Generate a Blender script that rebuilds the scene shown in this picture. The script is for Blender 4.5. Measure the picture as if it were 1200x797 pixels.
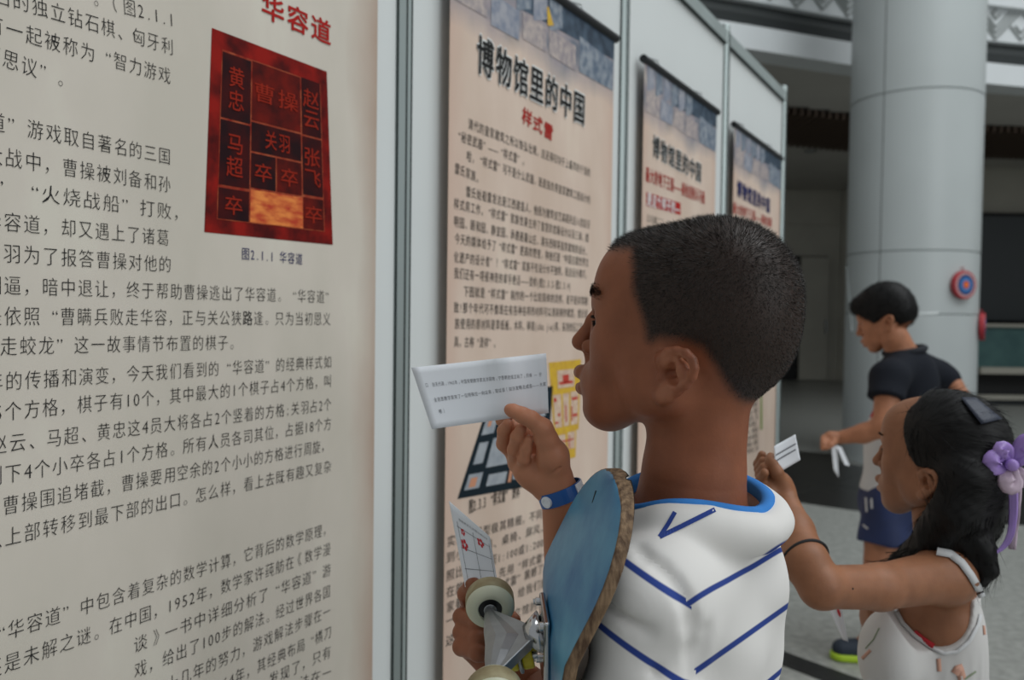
import bpy, math, random
import numpy as np
from mathutils import Vector, Matrix
random.seed(7); rng = np.random.default_rng(7)
S = bpy.context.scene; COL = S.collection
for o in list(bpy.data.objects): bpy.data.objects.remove(o)

# ------------------------------------------------------------------ camera
F = 980.0; CAMZ = 1.35
PITCH = math.atan(28.5/F); ROLL = 0.0129
cam_d = bpy.data.cameras.new('camera'); cam = bpy.data.objects.new('camera', cam_d); COL.objects.link(cam)
fw = np.array([0, math.cos(PITCH), -math.sin(PITCH)]); r0 = np.array([1., 0, 0]); u0 = np.cross(r0, fw)
rt = r0*math.cos(ROLL)+u0*math.sin(ROLL); up = u0*math.cos(ROLL)-r0*math.sin(ROLL)
CP = np.array([0, 0, CAMZ])
cam.matrix_world = Matrix(((rt[0], up[0], -fw[0], 0), (rt[1], up[1], -fw[1], 0), (rt[2], up[2], -fw[2], CAMZ), (0, 0, 0, 1)))
cam_d.sensor_width = 36; cam_d.lens = F/1200*36; cam_d.clip_start = .05; cam_d.clip_end = 200
cam_d.dof.use_dof = True; cam_d.dof.focus_distance = .86; cam_d.dof.aperture_fstop = 5.6
S.camera = cam
def ray(px, py): return fw+rt*(px-600)/F+up*(398.5-py)/F
def at(px, py, Y):
    d = ray(px, py); return CP+d*(Y/d[1])
def at_plane(px, py, P, n):
    d = ray(px, py); return CP+d*(np.dot(np.array(P)-CP, n)/np.dot(d, n))

# ------------------------------------------------------------------ world, lights, exposure
W = bpy.data.worlds.new('world'); S.world = W; W.use_nodes = True
W.node_tree.nodes['Background'].inputs[0].default_value = (.92, .97, 1, 1)
W.node_tree.nodes['Background'].inputs[1].default_value = .34
def area(name, loc, target, sx, sy, power, col):
    l = bpy.data.lights.new(name, 'AREA'); l.shape = 'RECTANGLE'; l.size = sx; l.size_y = sy; l.energy = power; l.color = col
    o = bpy.data.objects.new(name, l); COL.objects.link(o); o.location = loc
    o.rotation_euler = (Vector(target)-Vector(loc)).to_track_quat('-Z', 'Y').to_euler(); return o
area('atrium_skylight', (6.5, 1.0, 11), (3.5, 3, 0), 9, 9, 820, (.93, .98, 1))
area('entrance_daylight', (6.5, -4.2, 3.8), (1, 2.2, 1.1), 5, 4, 155, (.94, .98, 1))
S.view_settings.view_transform = 'Standard'; S.view_settings.look = 'None'
S.view_settings.gamma = 1; S.view_settings.use_curve_mapping = False; S.view_settings.exposure = 0.0

# ------------------------------------------------------------------ materials
def sock(n, *names):
    for k in names:
        if k in n.inputs: return n.inputs[k]
def mat(name, col, rough=.6, metal=0, var=0, scale=20, bump=0, bscale=60, spec=.5, col2=None, coat=0, sss=0, stretch=None, detail=3):
    m = bpy.data.materials.new(name); m.use_nodes = True; nt = m.node_tree; b = nt.nodes['Principled BSDF']
    b.inputs['Base Color'].default_value = (*col, 1); b.inputs['Roughness'].default_value = rough; b.inputs['Metallic'].default_value = metal
    sock(b, 'Specular IOR Level').default_value = spec
    if coat: b.inputs['Coat Weight'].default_value = coat; b.inputs['Coat Roughness'].default_value = .15
    if sss: b.inputs['Subsurface Weight'].default_value = sss; b.inputs['Subsurface Radius'].default_value = (.012, .004, .002); b.inputs['Subsurface Scale'].default_value = .5
    tc = nt.nodes.new('ShaderNodeTexCoord'); co = tc.outputs['Object']
    if stretch:
        mp = nt.nodes.new('ShaderNodeMapping'); mp.inputs['Scale'].default_value = stretch; nt.links.new(co, mp.inputs[0]); co = mp.outputs[0]
    if var or col2:
        n = nt.nodes.new('ShaderNodeTexNoise'); n.inputs['Scale'].default_value = scale; n.inputs['Detail'].default_value = detail
        nt.links.new(co, n.inputs['Vector'])
        cr = nt.nodes.new('ShaderNodeValToRGB'); nt.links.new(n.outputs[0], cr.inputs[0])
        c2 = col2 or tuple(min(1, c*(1+var)) for c in col); c1 = col if col2 else tuple(c*(1-var) for c in col)
        cr.color_ramp.elements[0].position = .35; cr.color_ramp.elements[1].position = .65
        cr.color_ramp.elements[0].color = (*c1, 1); cr.color_ramp.elements[1].color = (*c2, 1)
        nt.links.new(cr.outputs[0], b.inputs['Base Color'])
    if bump:
        n = nt.nodes.new('ShaderNodeTexNoise'); n.inputs['Scale'].default_value = bscale; n.inputs['Detail'].default_value = 4
        nt.links.new(co, n.inputs['Vector'])
        bp = nt.nodes.new('ShaderNodeBump'); bp.inputs['Strength'].default_value = bump; bp.inputs['Distance'].default_value = .002
        nt.links.new(n.outputs[0], bp.inputs['Height']); nt.links.new(bp.outputs[0], b.inputs['Normal'])
    return m
def attr_mix(m, attr, base, cols):
    """skin style material: vertex attribute channels (r,g,b) blend the base colour to cols"""
    nt = m.node_tree; b = nt.nodes['Principled BSDF']
    a = nt.nodes.new('ShaderNodeVertexColor'); a.layer_name = attr
    s = nt.nodes.new('ShaderNodeSeparateColor'); nt.links.new(a.outputs[0], s.inputs[0])
    tc = nt.nodes.new('ShaderNodeTexCoord'); n = nt.nodes.new('ShaderNodeTexNoise'); n.inputs['Scale'].default_value = 35; n.inputs['Detail'].default_value = 6
    nt.links.new(tc.outputs['Object'], n.inputs['Vector'])
    cr = nt.nodes.new('ShaderNodeValToRGB'); nt.links.new(n.outputs[0], cr.inputs[0])
    cr.color_ramp.elements[0].position = .3; cr.color_ramp.elements[1].position = .7
    cr.color_ramp.elements[0].color = (*[c*.86 for c in base], 1); cr.color_ramp.elements[1].color = (*[min(1, c*1.12) for c in base], 1)
    cur = cr.outputs[0]
    for i, c in enumerate(cols):
        mx = nt.nodes.new('ShaderNodeMix'); mx.data_type = 'RGBA'
        nt.links.new(s.outputs[i], mx.inputs[0]); nt.links.new(cur, mx.inputs[6]); mx.inputs[7].default_value = (*c, 1); cur = mx.outputs[2]
    nt.links.new(cur, b.inputs['Base Color'])
    return m
M = {}
M['skin'] = attr_mix(mat('tanned_skin', (.3, .15, .09), .5, bump=.12, bscale=350, spec=.35, sss=.12), 'mask', (.29, .098, .046), [(.27, .055, .038), (.018, .013, .010), (.58, .25, .14)])
M['skin_girl'] = attr_mix(mat('girl_skin', (.4, .2, .1), .5, bump=.1, bscale=350, spec=.35, sss=.12), 'mask', (.30, .130, .066), [(.36, .13, .10), (.03, .02, .014), (.5, .3, .2)])
M['skin_far'] = attr_mix(mat('far_boy_skin', (.4, .2, .1), .55, spec=.35), 'mask', (.40, .17, .09), [(.36, .13, .10), (.03, .02, .014), (.5, .3, .2)])

# ------------------------------------------------------------------ object helpers
def link(name, me, m=None, parent=None, label=None, cat=None, group=None, kind=None, smooth=False):
    o = bpy.data.objects.new(name, me); COL.objects.link(o)
    if m is not None and me is not None:
        for mm in (m if isinstance(m, (list, tuple)) else [m]): me.materials.append(mm)
    if smooth and me is not None: me.polygons.foreach_set('use_smooth', np.ones(len(me.polygons), bool))
    if parent is not None: o.parent = parent
    if label: o['label'] = label
    if cat: o['category'] = cat
    if group: o['group'] = group
    if kind: o['kind'] = kind
    return o
def thing(name, loc, label, cat, group=None):
    o = bpy.data.objects.new(name, None); COL.objects.link(o); o.empty_display_size = .1
    o.location = tuple(float(v) for v in loc); o['label'] = label; o['category'] = cat
    if group: o['group'] = group
    return o
def fit(parent):
    """children were built in world coordinates: move their data under the thing's base"""
    def rec(o, off):
        for c in o.children:
            if not c.get('_f'):
                c.matrix_parent_inverse = Matrix.Identity(4)
                if c.data is not None and not c.data.get('_s'):
                    c.data.transform(Matrix.Translation(-off)); c.data['_s'] = 1
                c['_f'] = 1
            rec(c, off)
    rec(parent, parent.location.copy())
    def clean(o):
        for c in o.children:
            if '_f' in c: del c['_f']
            clean(c)
    clean(parent)
def mesh_np(name, V, Fc):
    me = bpy.data.meshes.new(name); V = np.asarray(V, np.float32); Fc = np.asarray(Fc, np.int32); k = Fc.shape[1]
    me.vertices.add(len(V)); me.vertices.foreach_set('co', V.ravel())
    me.loops.add(Fc.size); me.loops.foreach_set('vertex_index', Fc.ravel())
    me.polygons.add(len(Fc)); me.polygons.foreach_set('loop_start', np.arange(0, Fc.size, k, dtype=np.int32))
    me.update(calc_edges=True); me.validate(); return me
def mesh(name, V, Fs):
    me = bpy.data.meshes.new(name); me.from_pydata([tuple(map(float, v)) for v in V], [], [tuple(f) for f in Fs]); me.update(); return me
class MB:
    def __init__(s): s.V = []; s.F = []
    def add(s, V, Fs):
        k = len(s.V); s.V += [tuple(map(float, v)) for v in V]; s.F += [tuple(i+k for i in f) for f in Fs]; return s
    def frame_box(s, c, ax, ay, az):
        c = np.array(c, float); ax, ay, az = [np.array(a, float) for a in (ax, ay, az)]
        V = [c+i*ax+j*ay+k*az for i in (-1, 1) for j in (-1, 1) for k in (-1, 1)]
        return s.add(V, [(0, 1, 3, 2), (4, 6, 7, 5), (0, 4, 5, 1), (2, 3, 7, 6), (0, 2, 6, 4), (1, 5, 7, 3)])
    def box(s, lo, hi):
        lo = np.array(lo, float); hi = np.array(hi, float); c = (lo+hi)/2; h = (hi-lo)/2
        return s.frame_box(c, (h[0], 0, 0), (0, h[1], 0), (0, 0, h[2]))
    def tube(s, pts, r, n=10, cap=True, flat=None):
        pts = [np.array(p, float) for p in pts]; rs = r if hasattr(r, '__len__') else [r]*len(pts); V = []; ref = np.array([.13, .31, .94])
        for i, p in enumerate(pts):
            t = pts[min(i+1, len(pts)-1)]-pts[max(i-1, 0)]; t = t/(np.linalg.norm(t)+1e-9)
            a = np.cross(t, ref if flat is None else flat); a /= np.linalg.norm(a)+1e-9; b = np.cross(t, a)
            fl = 1 if flat is None else .25
            V += [p+rs[i]*(math.cos(w)*a+math.sin(w)*b*fl) for w in np.arange(n)*2*math.pi/n]
        Fs = [(i*n+j, i*n+(j+1) % n, (i+1)*n+(j+1) % n, (i+1)*n+j) for i in range(len(pts)-1) for j in range(n)]
        if cap: Fs += [tuple(range(n))[::-1], tuple((len(pts)-1)*n+j for j in range(n))]
        return s.add(V, Fs)
    def lathe(s, c, axis, prof, n=32):
        """prof: list of (along, radius)"""
        c = np.array(c, float); t = np.array(axis, float); t /= np.linalg.norm(t)
        a = np.cross(t, [.3, .2, .9]); a /= np.linalg.norm(a); b = np.cross(t, a); V = []
        for h, r in prof: V += [c+t*h+r*(math.cos(w)*a+math.sin(w)*b) for w in np.arange(n)*2*math.pi/n]
        Fs = [(i*n+j, i*n+(j+1) % n, (i+1)*n+(j+1) % n, (i+1)*n+j) for i in range(len(prof)-1) for j in range(n)]
        Fs += [tuple(range(n))[::-1], tuple((len(prof)-1)*n+j for j in range(n))]
        return s.add(V, Fs)
    def build(s, name, m, parent=None, smooth=False, bevel=0, **kw):
        me = mesh(name, s.V, s.F); o = link(name, me, m, parent, smooth=smooth, **kw)
        if bevel:
            b = o.modifiers.new('bevel', 'BEVEL'); b.width = bevel; b.segments = 2; b.limit_method = 'ANGLE'
        return o
def ribbon_sheet(P, thick):
    """P: (n,m,3) grid -> thin solid sheet"""
    P = np.asarray(P, float); n, m = P.shape[:2]
    du = np.gradient(P, axis=0); dv = np.gradient(P, axis=1); N = np.cross(du, dv); N /= np.linalg.norm(N, axis=2, keepdims=True)+1e-12
    A = (P+N*thick/2).reshape(-1, 3); B = (P-N*thick/2).reshape(-1, 3); k = n*m; Fs = []
    for i in range(n-1):
        for j in range(m-1):
            q = (i*m+j, (i+1)*m+j, (i+1)*m+j+1, i*m+j+1); Fs.append(q); Fs.append(tuple(x+k for x in q[::-1]))
    per = [(i, 0) for i in range(n)]+[(n-1, j) for j in range(1, m)]+[(i, m-1) for i in range(n-2, -1, -1)]+[(0, j) for j in range(m-2, 0, -1)]
    idx = [i*m+j for i, j in per]
    for a, b in zip(idx, idx[1:]+idx[:1]): Fs.append((b, a, a+k, b+k))
    return np.vstack([A, B]), Fs

# ------------------------------------------------------------------ implicit surfaces
class SDF:
    def __init__(s, lo, hi, h):
        s.lo = np.array(lo, np.float32); s.h = h; s.n = np.ceil((np.array(hi)-s.lo)/h).astype(int)+1
        s.D = np.full(s.n, .08, np.float32); s.ax = [s.lo[i]+h*np.arange(s.n[i], dtype=np.float32) for i in range(3)]
    def win(s, lo, hi):
        a = np.maximum(0, np.floor((np.array(lo)-s.lo)/s.h).astype(int)); b = np.minimum(s.n, np.ceil((np.array(hi)-s.lo)/s.h).astype(int)+1)
        if np.any(b <= a): return None
        sl = tuple(slice(int(x), int(y)) for x, y in zip(a, b))
        return sl, s.ax[0][sl[0]][:, None, None], s.ax[1][sl[1]][None, :, None], s.ax[2][sl[2]][None, None, :]
    def comb(s, sl, d, k, op):
        D = s.D[sl]
        if op == 'add':
            if k <= 0: s.D[sl] = np.minimum(D, d)
            else:
                h = np.clip(.5+.5*(D-d)/k, 0, 1); s.D[sl] = D+(d-D)*h-k*h*(1-h)
        else:
            d = -d; h = np.clip(.5-.5*(D-d)/max(k, 1e-6), 0, 1); s.D[sl] = D+(d-D)*h+k*h*(1-h)
    def ell(s, c, r, k=.01, R=None, op='add', g=0.0):
        c = np.array(c, float); r = np.array(r, float)+g; m = r.max()+k+.012; w = s.win(c-m, c+m)
        if w is None: return s
        sl, x, y, z = w; x = x-c[0]; y = y-c[1]; z = z-c[2]
        if R is not None:
            R = np.asarray(R, float); x, y, z = (R[0, 0]*x+R[1, 0]*y+R[2, 0]*z, R[0, 1]*x+R[1, 1]*y+R[2, 1]*z, R[0, 2]*x+R[1, 2]*y+R[2, 2]*z)
        k0 = np.sqrt((x/r[0])**2+(y/r[1])**2+(z/r[2])**2); k1 = np.sqrt((x/r[0]**2)**2+(y/r[1]**2)**2+(z/r[2]**2)**2)+1e-6
        s.comb(sl, (k0*(k0-1)/k1).astype(np.float32), k, op); return s
    def cap(s, a, b, ra, rb=None, k=.01, op='add', g=0.0):
        rb = ra if rb is None else rb; a = np.array(a, float); b = np.array(b, float); ra += g; rb += g; m = max(ra, rb)+k+.012
        w = s.win(np.minimum(a, b)-m, np.maximum(a, b)+m)
        if w is None: return s
        sl, x, y, z = w; ab = b-a; L = float(ab@ab)+1e-12; x = x-a[0]; y = y-a[1]; z = z-a[2]
        t = np.clip((x*ab[0]+y*ab[1]+z*ab[2])/L, 0, 1)
        d = np.sqrt((x-t*ab[0])**2+(y-t*ab[1])**2+(z-t*ab[2])**2)-(ra+(rb-ra)*t)
        s.comb(sl, d.astype(np.float32), k, op); return s
    def chain(s, P, r, k=.01, op='add', g=0.0):
        for i in range(len(P)-1): s.cap(P[i], P[i+1], r[i], r[i+1], k, op, g)
        return s
    def plane(s, p, n):
        n = np.array(n, float); n /= np.linalg.norm(n); x, y, z = s.ax[0][:, None, None]-p[0], s.ax[1][None, :, None]-p[1], s.ax[2][None, None, :]-p[2]
        s.D = np.maximum(s.D, (x*n[0]+y*n[1]+z*n[2]).astype(np.float32)); return s
    def xyz(s): return s.ax[0][:, None, None], s.ax[1][None, :, None], s.ax[2][None, None, :]
    def mesh(s):
        D = s.D.copy()
        for a in range(3):
            i0 = [slice(None)]*3; i1 = [slice(None)]*3; i0[a] = 0; i1[a] = -1; D[tuple(i0)] = np.maximum(D[tuple(i0)], .001); D[tuple(i1)] = np.maximum(D[tuple(i1)], .001)
        I = D < 0; nx, ny, nz = D.shape
        cnt = np.zeros((nx-1, ny-1, nz-1), np.int8); C = [(i, j, k) for i in (0, 1) for j in (0, 1) for k in (0, 1)]
        for i, j, k in C: cnt += I[i:nx-1+i, j:ny-1+j, k:nz-1+k]
        act = np.argwhere((cnt > 0) & (cnt < 8)); vals = np.stack([D[act[:, 0]+i, act[:, 1]+j, act[:, 2]+k] for i, j, k in C], 1)
        P = np.zeros((len(act), 3)); n = np.zeros(len(act)); Cn = np.array(C, float)
        for a in range(8):
            for b in range(a+1, 8):
                if np.abs(Cn[a]-Cn[b]).sum() != 1: continue
                va, vb = vals[:, a], vals[:, b]; m = (va < 0) != (vb < 0); t = va[m]/(va[m]-vb[m])
                P[m] += Cn[a]+(Cn[b]-Cn[a])*t[:, None]; n[m] += 1
        P = (P/n[:, None]+act)*s.h+s.lo
        idx = np.full((nx-1, ny-1, nz-1), -1, np.int32); idx[act[:, 0], act[:, 1], act[:, 2]] = np.arange(len(act)); Q = []
        for a in range(3):
            sl0 = [slice(1, -1)]*3; sl1 = [slice(1, -1)]*3; sl0[a] = slice(0, -1); sl1[a] = slice(1, None)
            A = I[tuple(sl0)]; B = I[tuple(sl1)]; e = np.argwhere(A != B); off = np.ones(3, int); off[a] = 0; e2 = e+off
            b1, b2 = (a+1) % 3, (a+2) % 3; q = []
            for du, dv in ((0, 0), (1, 0), (1, 1), (0, 1)):
                c = e2.copy(); c[:, b1] -= du; c[:, b2] -= dv; q.append(idx[c[:, 0], c[:, 1], c[:, 2]])
            q = np.stack(q, 1); fl = ~A[e[:, 0], e[:, 1], e[:, 2]]; q[fl] = q[fl][:, ::-1]; Q.append(q)
        return P, np.vstack(Q)
def relax(V, Q, it=2, w=.5):
    n = len(V); c = np.zeros(n)
    for i in range(4): np.add.at(c, Q[:, i], 2)
    for _ in range(it):
        A = np.zeros_like(V)
        for i in range(4): np.add.at(A, Q[:, i], V[Q[:, (i+1) % 4]]+V[Q[:, (i+3) % 4]])
        V = V*(1-w)+w*A/c[:, None]
    return V
def vnormals(V, Q):
    fn = np.cross(V[Q[:, 2]]-V[Q[:, 0]], V[Q[:, 3]]-V[Q[:, 1]]); N = np.zeros_like(V)
    for i in range(4): np.add.at(N, Q[:, i], fn)
    return N/(np.linalg.norm(N, axis=1, keepdims=True)+1e-12)
def set_mask(me, mk, name='mask'):
    a = me.color_attributes.new(name, 'FLOAT_COLOR', 'POINT'); c = np.ones((len(me.vertices), 4), np.float32); c[:, :3] = mk; a.data.foreach_set('color', c.ravel())
def sstep(a, b, x):
    t = np.clip((x-a)/(b-a), 0, 1); return t*t*(3-2*t)
def strands(P, D, L, wd):
    """tiny one-triangle hairs: root P, direction D, length L, width wd"""
    n = len(P); s = np.cross(D, rng.normal(size=(n, 3))); s /= np.linalg.norm(s, axis=1, keepdims=True)+1e-9
    V = np.concatenate([P-s*wd/2, P+s*wd/2, P+D*np.asarray(L).reshape(-1, 1)]); i = np.arange(n)
    return V, np.stack([i, i+n, i+2*n], 1)
def sample(V, Q, w, n):
    """random surface points weighted by vertex weight w"""
    a = np.linalg.norm(np.cross(V[Q[:, 2]]-V[Q[:, 0]], V[Q[:, 3]]-V[Q[:, 1]]), axis=1)*w[Q].mean(1); p = a/a.sum()
    f = rng.choice(len(Q), n, p=p); u = rng.random((n, 1)); v = rng.random((n, 1)); q = V[Q[f]]
    return (q[:, 0]*(1-u)+q[:, 1]*u)*(1-v)+(q[:, 3]*(1-u)+q[:, 2]*u)*v, f
class Frame:
    """local frame of a figure: x forward, y left, z up"""
    def __init__(s, O, yaw): 
        s.O = np.array(O, float); c, q = math.cos(yaw), math.sin(yaw); s.R = np.array([[-c, -q, 0], [q, -c, 0], [0, 0, 1.]])
    def w(s, P): return s.O+np.asarray(P, float)@s.R.T
    def l(s, P): return (np.asarray(P, float)-s.O)@s.R
    def hp(s, px, py, y):
        d = ray(px, py); n = s.R[:, 1]; t = (y-np.dot(CP-s.O, n))/np.dot(d, n); return s.l(CP+d*t)
# ------------------------------------------------------------------ setting materials
M['floor'] = mat('terrazzo', (.25, .255, .235), .38, col2=(.36, .365, .34), scale=26, bump=.05, bscale=90, detail=8)
M['granite'] = mat('black_granite', (.012, .012, .012), .30, col2=(.022, .022, .021), scale=60)
M['clad'] = mat('wall_cladding', (.36, .345, .29), .55, var=.05, scale=1.5)
M['dark'] = mat('dark_void', (.012, .012, .012), .8)
M['ceil'] = mat('ceiling_board', (.52, .50, .46), .8, var=.04, scale=1)
M['brown'] = mat('brown_slats', (.10, .065, .045), .6)
M['white'] = mat('white_paint', (.80, .83, .84), .5, var=.02, scale=2)
M['recess'] = mat('dark_metal_band', (.05, .055, .055), .45)
M['colm'] = mat('column_aluminium', (.50, .535, .53), .38, var=.03, scale=1.2, spec=.5)
M['groove'] = mat('groove_grey', (.16, .17, .165), .7)
M['screen'] = mat('screen_dark', (.035, .042, .045), .35)
M['teal'] = mat('teal_print', (.03, .085, .085), .5, col2=(.05, .12, .115), scale=3)
M['panel'] = mat('white_laminate', (.71, .735, .725), .45, var=.012, scale=3, spec=.4)
M['alu'] = mat('anodised_aluminium', (.44, .50, .49), .42, metal=.55, var=.04, scale=6, stretch=(1, 1, .1))
M['slot'] = mat('slot_black', (.02, .03, .028), .6)
M['rod'] = mat('black_plastic', (.012, .013, .015), .35)
M['wire'] = mat('steel_wire', (.35, .36, .36), .3, metal=.9)

# ------------------------------------------------------------------ floor, gallery behind
mb = MB(); mb.box((-14, -8, -.2), (18, 20, 0)); floor = mb.build('floor', M['floor'], kind='structure')
CC = np.array([3.82, 8.04])                                    # column axis on plan
def slab(pts, z=.003):
    V = [(x, y, .0002) for x, y in pts]+[(x, y, z) for x, y in pts]; n = len(pts)
    me = mesh('granite_slab', V, [tuple(range(n))[::-1], tuple(range(n, 2*n))]+[(i, (i+1) % n, n+(i+1) % n, n+i) for i in range(n)])
    link('granite_slab', me, M['granite'], floor)
for k in range(24):                                            # ring of dark slabs around the column, two courses
    a0, a1 = k*math.pi/12+.0016, (k+1)*math.pi/12-.0016
    for r0_, r1_ in ((.66, 1.72), (1.728, 2.55)):
        q = 5; out = [(CC[0]+r1_*math.cos(a0+(a1-a0)*i/q), CC[1]+r1_*math.sin(a0+(a1-a0)*i/q)) for i in range(q+1)]
        inn = [(CC[0]+r0_*math.cos(a0+(a1-a0)*i/q), CC[1]+r0_*math.sin(a0+(a1-a0)*i/q)) for i in range(q, -1, -1)]
        pts = [p for p in out+inn]
        if max(p[1] for p in pts) > 9.0: continue
        slab(pts)
b0 = np.array([1.03, 3.47]); bd = np.array([.26, -.325]); bd /= np.linalg.norm(bd); bn = np.array([-bd[1], bd[0]])*-1
for i in range(-4, 5):                                         # straight dark band
    s0, s1 = i*.62+.10, (i+1)*.62+.096
    slab([tuple(b0+bd*s0), tuple(b0+bd*s1), tuple(b0+bd*s1+bn*.125), tuple(b0+bd*s0+bn*.125)])

mb = MB(); mb.box((-12, 18.6, 0), (18, 18.9, 4.3)); wb = mb.build('wall_back', M['clad'], kind='structure')
for i in range(9):
    for j in range(5):
        x0 = 3.2+i*1.35+.012; z0 = j*.86+.012
        if 5.6 < x0+.6 < 6.9 and j < 3: continue
        m2 = MB(); m2.box((x0, 18.56, z0), (x0+1.326, 18.6, min(z0+.836, 4.28))); m2.build('wall_panel', M['clad'], wb)
mb = MB(); mb.box((-12.3, 9, 0), (-12, 18.9, 4.3)); mb.build('wall_left', M['clad'], kind='structure')
mb = MB(); mb.box((18, 8, 0), (18.3, 18.9, 4.3)); mb.build('wall_right', M['clad'], kind='structure')
dr = MB(); dr.box((5.85, 18.50, 0), (6.95, 18.6, 2.75)); dr = dr.build('door_1', M['dark'], kind='structure')
m2 = MB(); m2.box((6.32, 18.38, .02), (6.93, 18.44, 2.72)); dl = m2.build('door_leaf', M['clad'], dr)
m2 = MB(); m2.box((6.86, 18.30, 1.05), (6.89, 18.38, 1.35)); m2.build('door_handle', M['wire'], dr)

# curve of the balcony edge (plan)
EP = np.array([(-9, 6.2), (-4, 7.0), (0, 8.0), (2.35, 8.85), (3.8, 9.42), (5.8, 10.1), (7.5, 10.35), (10, 10.5), (14, 10.2), (18, 9.4)])
def spl(P, n=90):
    out = []
    for i in range(len(P)-1):
        p0, p1, p2, p3 = P[max(i-1, 0)], P[i], P[i+1], P[min(i+2, len(P)-1)]
        for t in np.linspace(0, 1, n//(len(P)-1), endpoint=False):
            out.append(.5*((2*p1)+(-p0+p2)*t+(2*p0-5*p1+4*p2-p3)*t*t+(-p0+3*p1-3*p2+p3)*t**3))
    out.append(P[-1]); return np.array(out)
EC = spl(EP)
def strip(cur, prof, name, m, parent=None, **kw):
    """profile of (setback, z) swept along the plan curve"""
    T = np.gradient(cur, axis=0); T /= np.linalg.norm(T, axis=1, keepdims=True); N = np.stack([-T[:, 1], T[:, 0]], 1)
    V = []; n = len(prof)
    for i in range(len(cur)):
        for sb, z in prof: V.append((cur[i, 0]+N[i, 0]*sb, cur[i, 1]+N[i, 1]*sb, z))
    Fs = [(i*n+j, (i+1)*n+j, (i+1)*n+(j+1) % n, i*n+(j+1) % n) for i in range(len(cur)-1) for j in range(n)]
    return link(name, mesh(name, V, Fs), m, parent, **kw)
n = len(EC)
V = [(x, y+.05, 4.2) for x, y in EC]+[(x, 18.6, 4.2) for x, y in EC]+[(x, y+.05, 4.3) for x, y in EC]+[(x, 18.6, 4.3) for x, y in EC]
Fs = [(i, i+1, n+i+1, n+i) for i in range(n-1)]+[(2*n+i, 3*n+i, 3*n+i+1, 2*n+i+1) for i in range(n-1)]
ceil = link('ceiling', mesh('ceiling', V, Fs), M['ceil'], kind='structure')
for i in range(8):                                             # ceiling downlights
    for j in range(2):
        m2 = MB(); m2.lathe((5+i*1.6, 14.2+j*2, 4.2), (0, 0, -1), [(0, .11), (.02, .11), (.02, .07), (.005, .07)], 14); m2.build('downlight', M['wire'], ceil)
bal = thing('balcony_edge', (3.8, 9.42, 4.2), 'curved white balcony edge with carved fret parapet above the far gallery', 'balcony')
strip(EC, [(0, 4.19), (0, 4.44), (.35, 4.44), (.35, 4.19)], 'fascia', M['white'], bal)
strip(EC, [(.25, 4.44), (.12, 4.60), (.20, 4.74), (.6, 4.74), (.6, 4.44)], 'cove', M['recess'], bal)
strip(EC, [(.10, 4.74), (.10, 5.12), (.25, 5.12), (.25, 4.74)], 'parapet', M['white'], bal)
strip(EC, [(.0, 5.12), (.0, 5.34), (.3, 5.34), (.3, 5.12)], 'top_rail', M['white'], bal)
# fret relief on the parapet
L = np.concatenate([[0], np.cumsum(np.linalg.norm(np.diff(EC, axis=0), axis=1))])
def on_edge(s, z, sb=.09):
    x = np.interp(s, L, EC[:, 0]); y = np.interp(s, L, EC[:, 1]); x2 = np.interp(s+.02, L, EC[:, 0]); y2 = np.interp(s+.02, L, EC[:, 1])
    t = np.array([x2-x, y2-y]); t /= np.linalg.norm(t)+1e-9; return np.array([x-t[1]*sb, y+t[0]*sb, z])
fr = MB()
def seg(s0, z0, s1, z1, w=.010):
    a, b = on_edge(s0, z0), on_edge(s1, z1); d = b-a; ln = np.linalg.norm(d); d /= ln; nn = np.cross(d, [0, 0, 1.]); nn[2] = 0; nn /= np.linalg.norm(nn)+1e-9
    u_ = np.cross(nn, d); fr.frame_box((a+b)/2, d*ln/2, nn*.012, u_*w)
s = 9.6
while s < 21.5:
    c = s; z0 = 4.76; hgt = .34
    for o_ in (0, .07, .14):
        seg(c-.34+o_*1.0, z0+hgt, c, z0+o_*1.0); seg(c, z0+o_*1.0, c+.34-o_*1.0, z0+hgt)
    seg(c-.06, z0+.30, c, z0+.24); seg(c, z0+.24, c+.06, z0+.30); seg(c-.06, z0+.30, c, z0+.35)
    for sg in (-1, 1):
        m_ = c+sg*.36; seg(m_, z0+.02, m_-sg*.15, z0+.17); seg(m_, z0+.10, m_-sg*.08, z0+.18)
    s += .72
fr.build('fret_relief', mat('fret_grey', (.30, .32, .31), .6), bal, kind='stuff')
fit(bal)
gr = thing('ceiling_grille', (6, 12, 4.17), 'dark brown slatted ceiling grille beyond the white balcony edge', 'grille')
m2 = MB()
for i in range(150):
    x = -1+i*.11; y0 = np.interp(x, EC[:, 0], EC[:, 1])+1.9; m2.box((x, y0, 4.10), (x+.045, y0+1.9, 4.19))
m2.build('slat', M['brown'], gr, kind='stuff')
m2 = MB()
for i in range(50):
    x = -1+i*.33; y0 = np.interp(x+.16, EC[:, 0], EC[:, 1])+1.9; m2.box((x, y0, 4.191), (x+.33, y0+1.9, 4.199))
m2.build('backing', M['dark'], gr); fit(gr)

# upper storey behind the parapet, hall enclosure
mb = MB(); mb.box((-12, 15.6, 4.3), (18, 15.9, 9)); mb.build('wall_upper', M['clad'], kind='structure')

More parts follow.
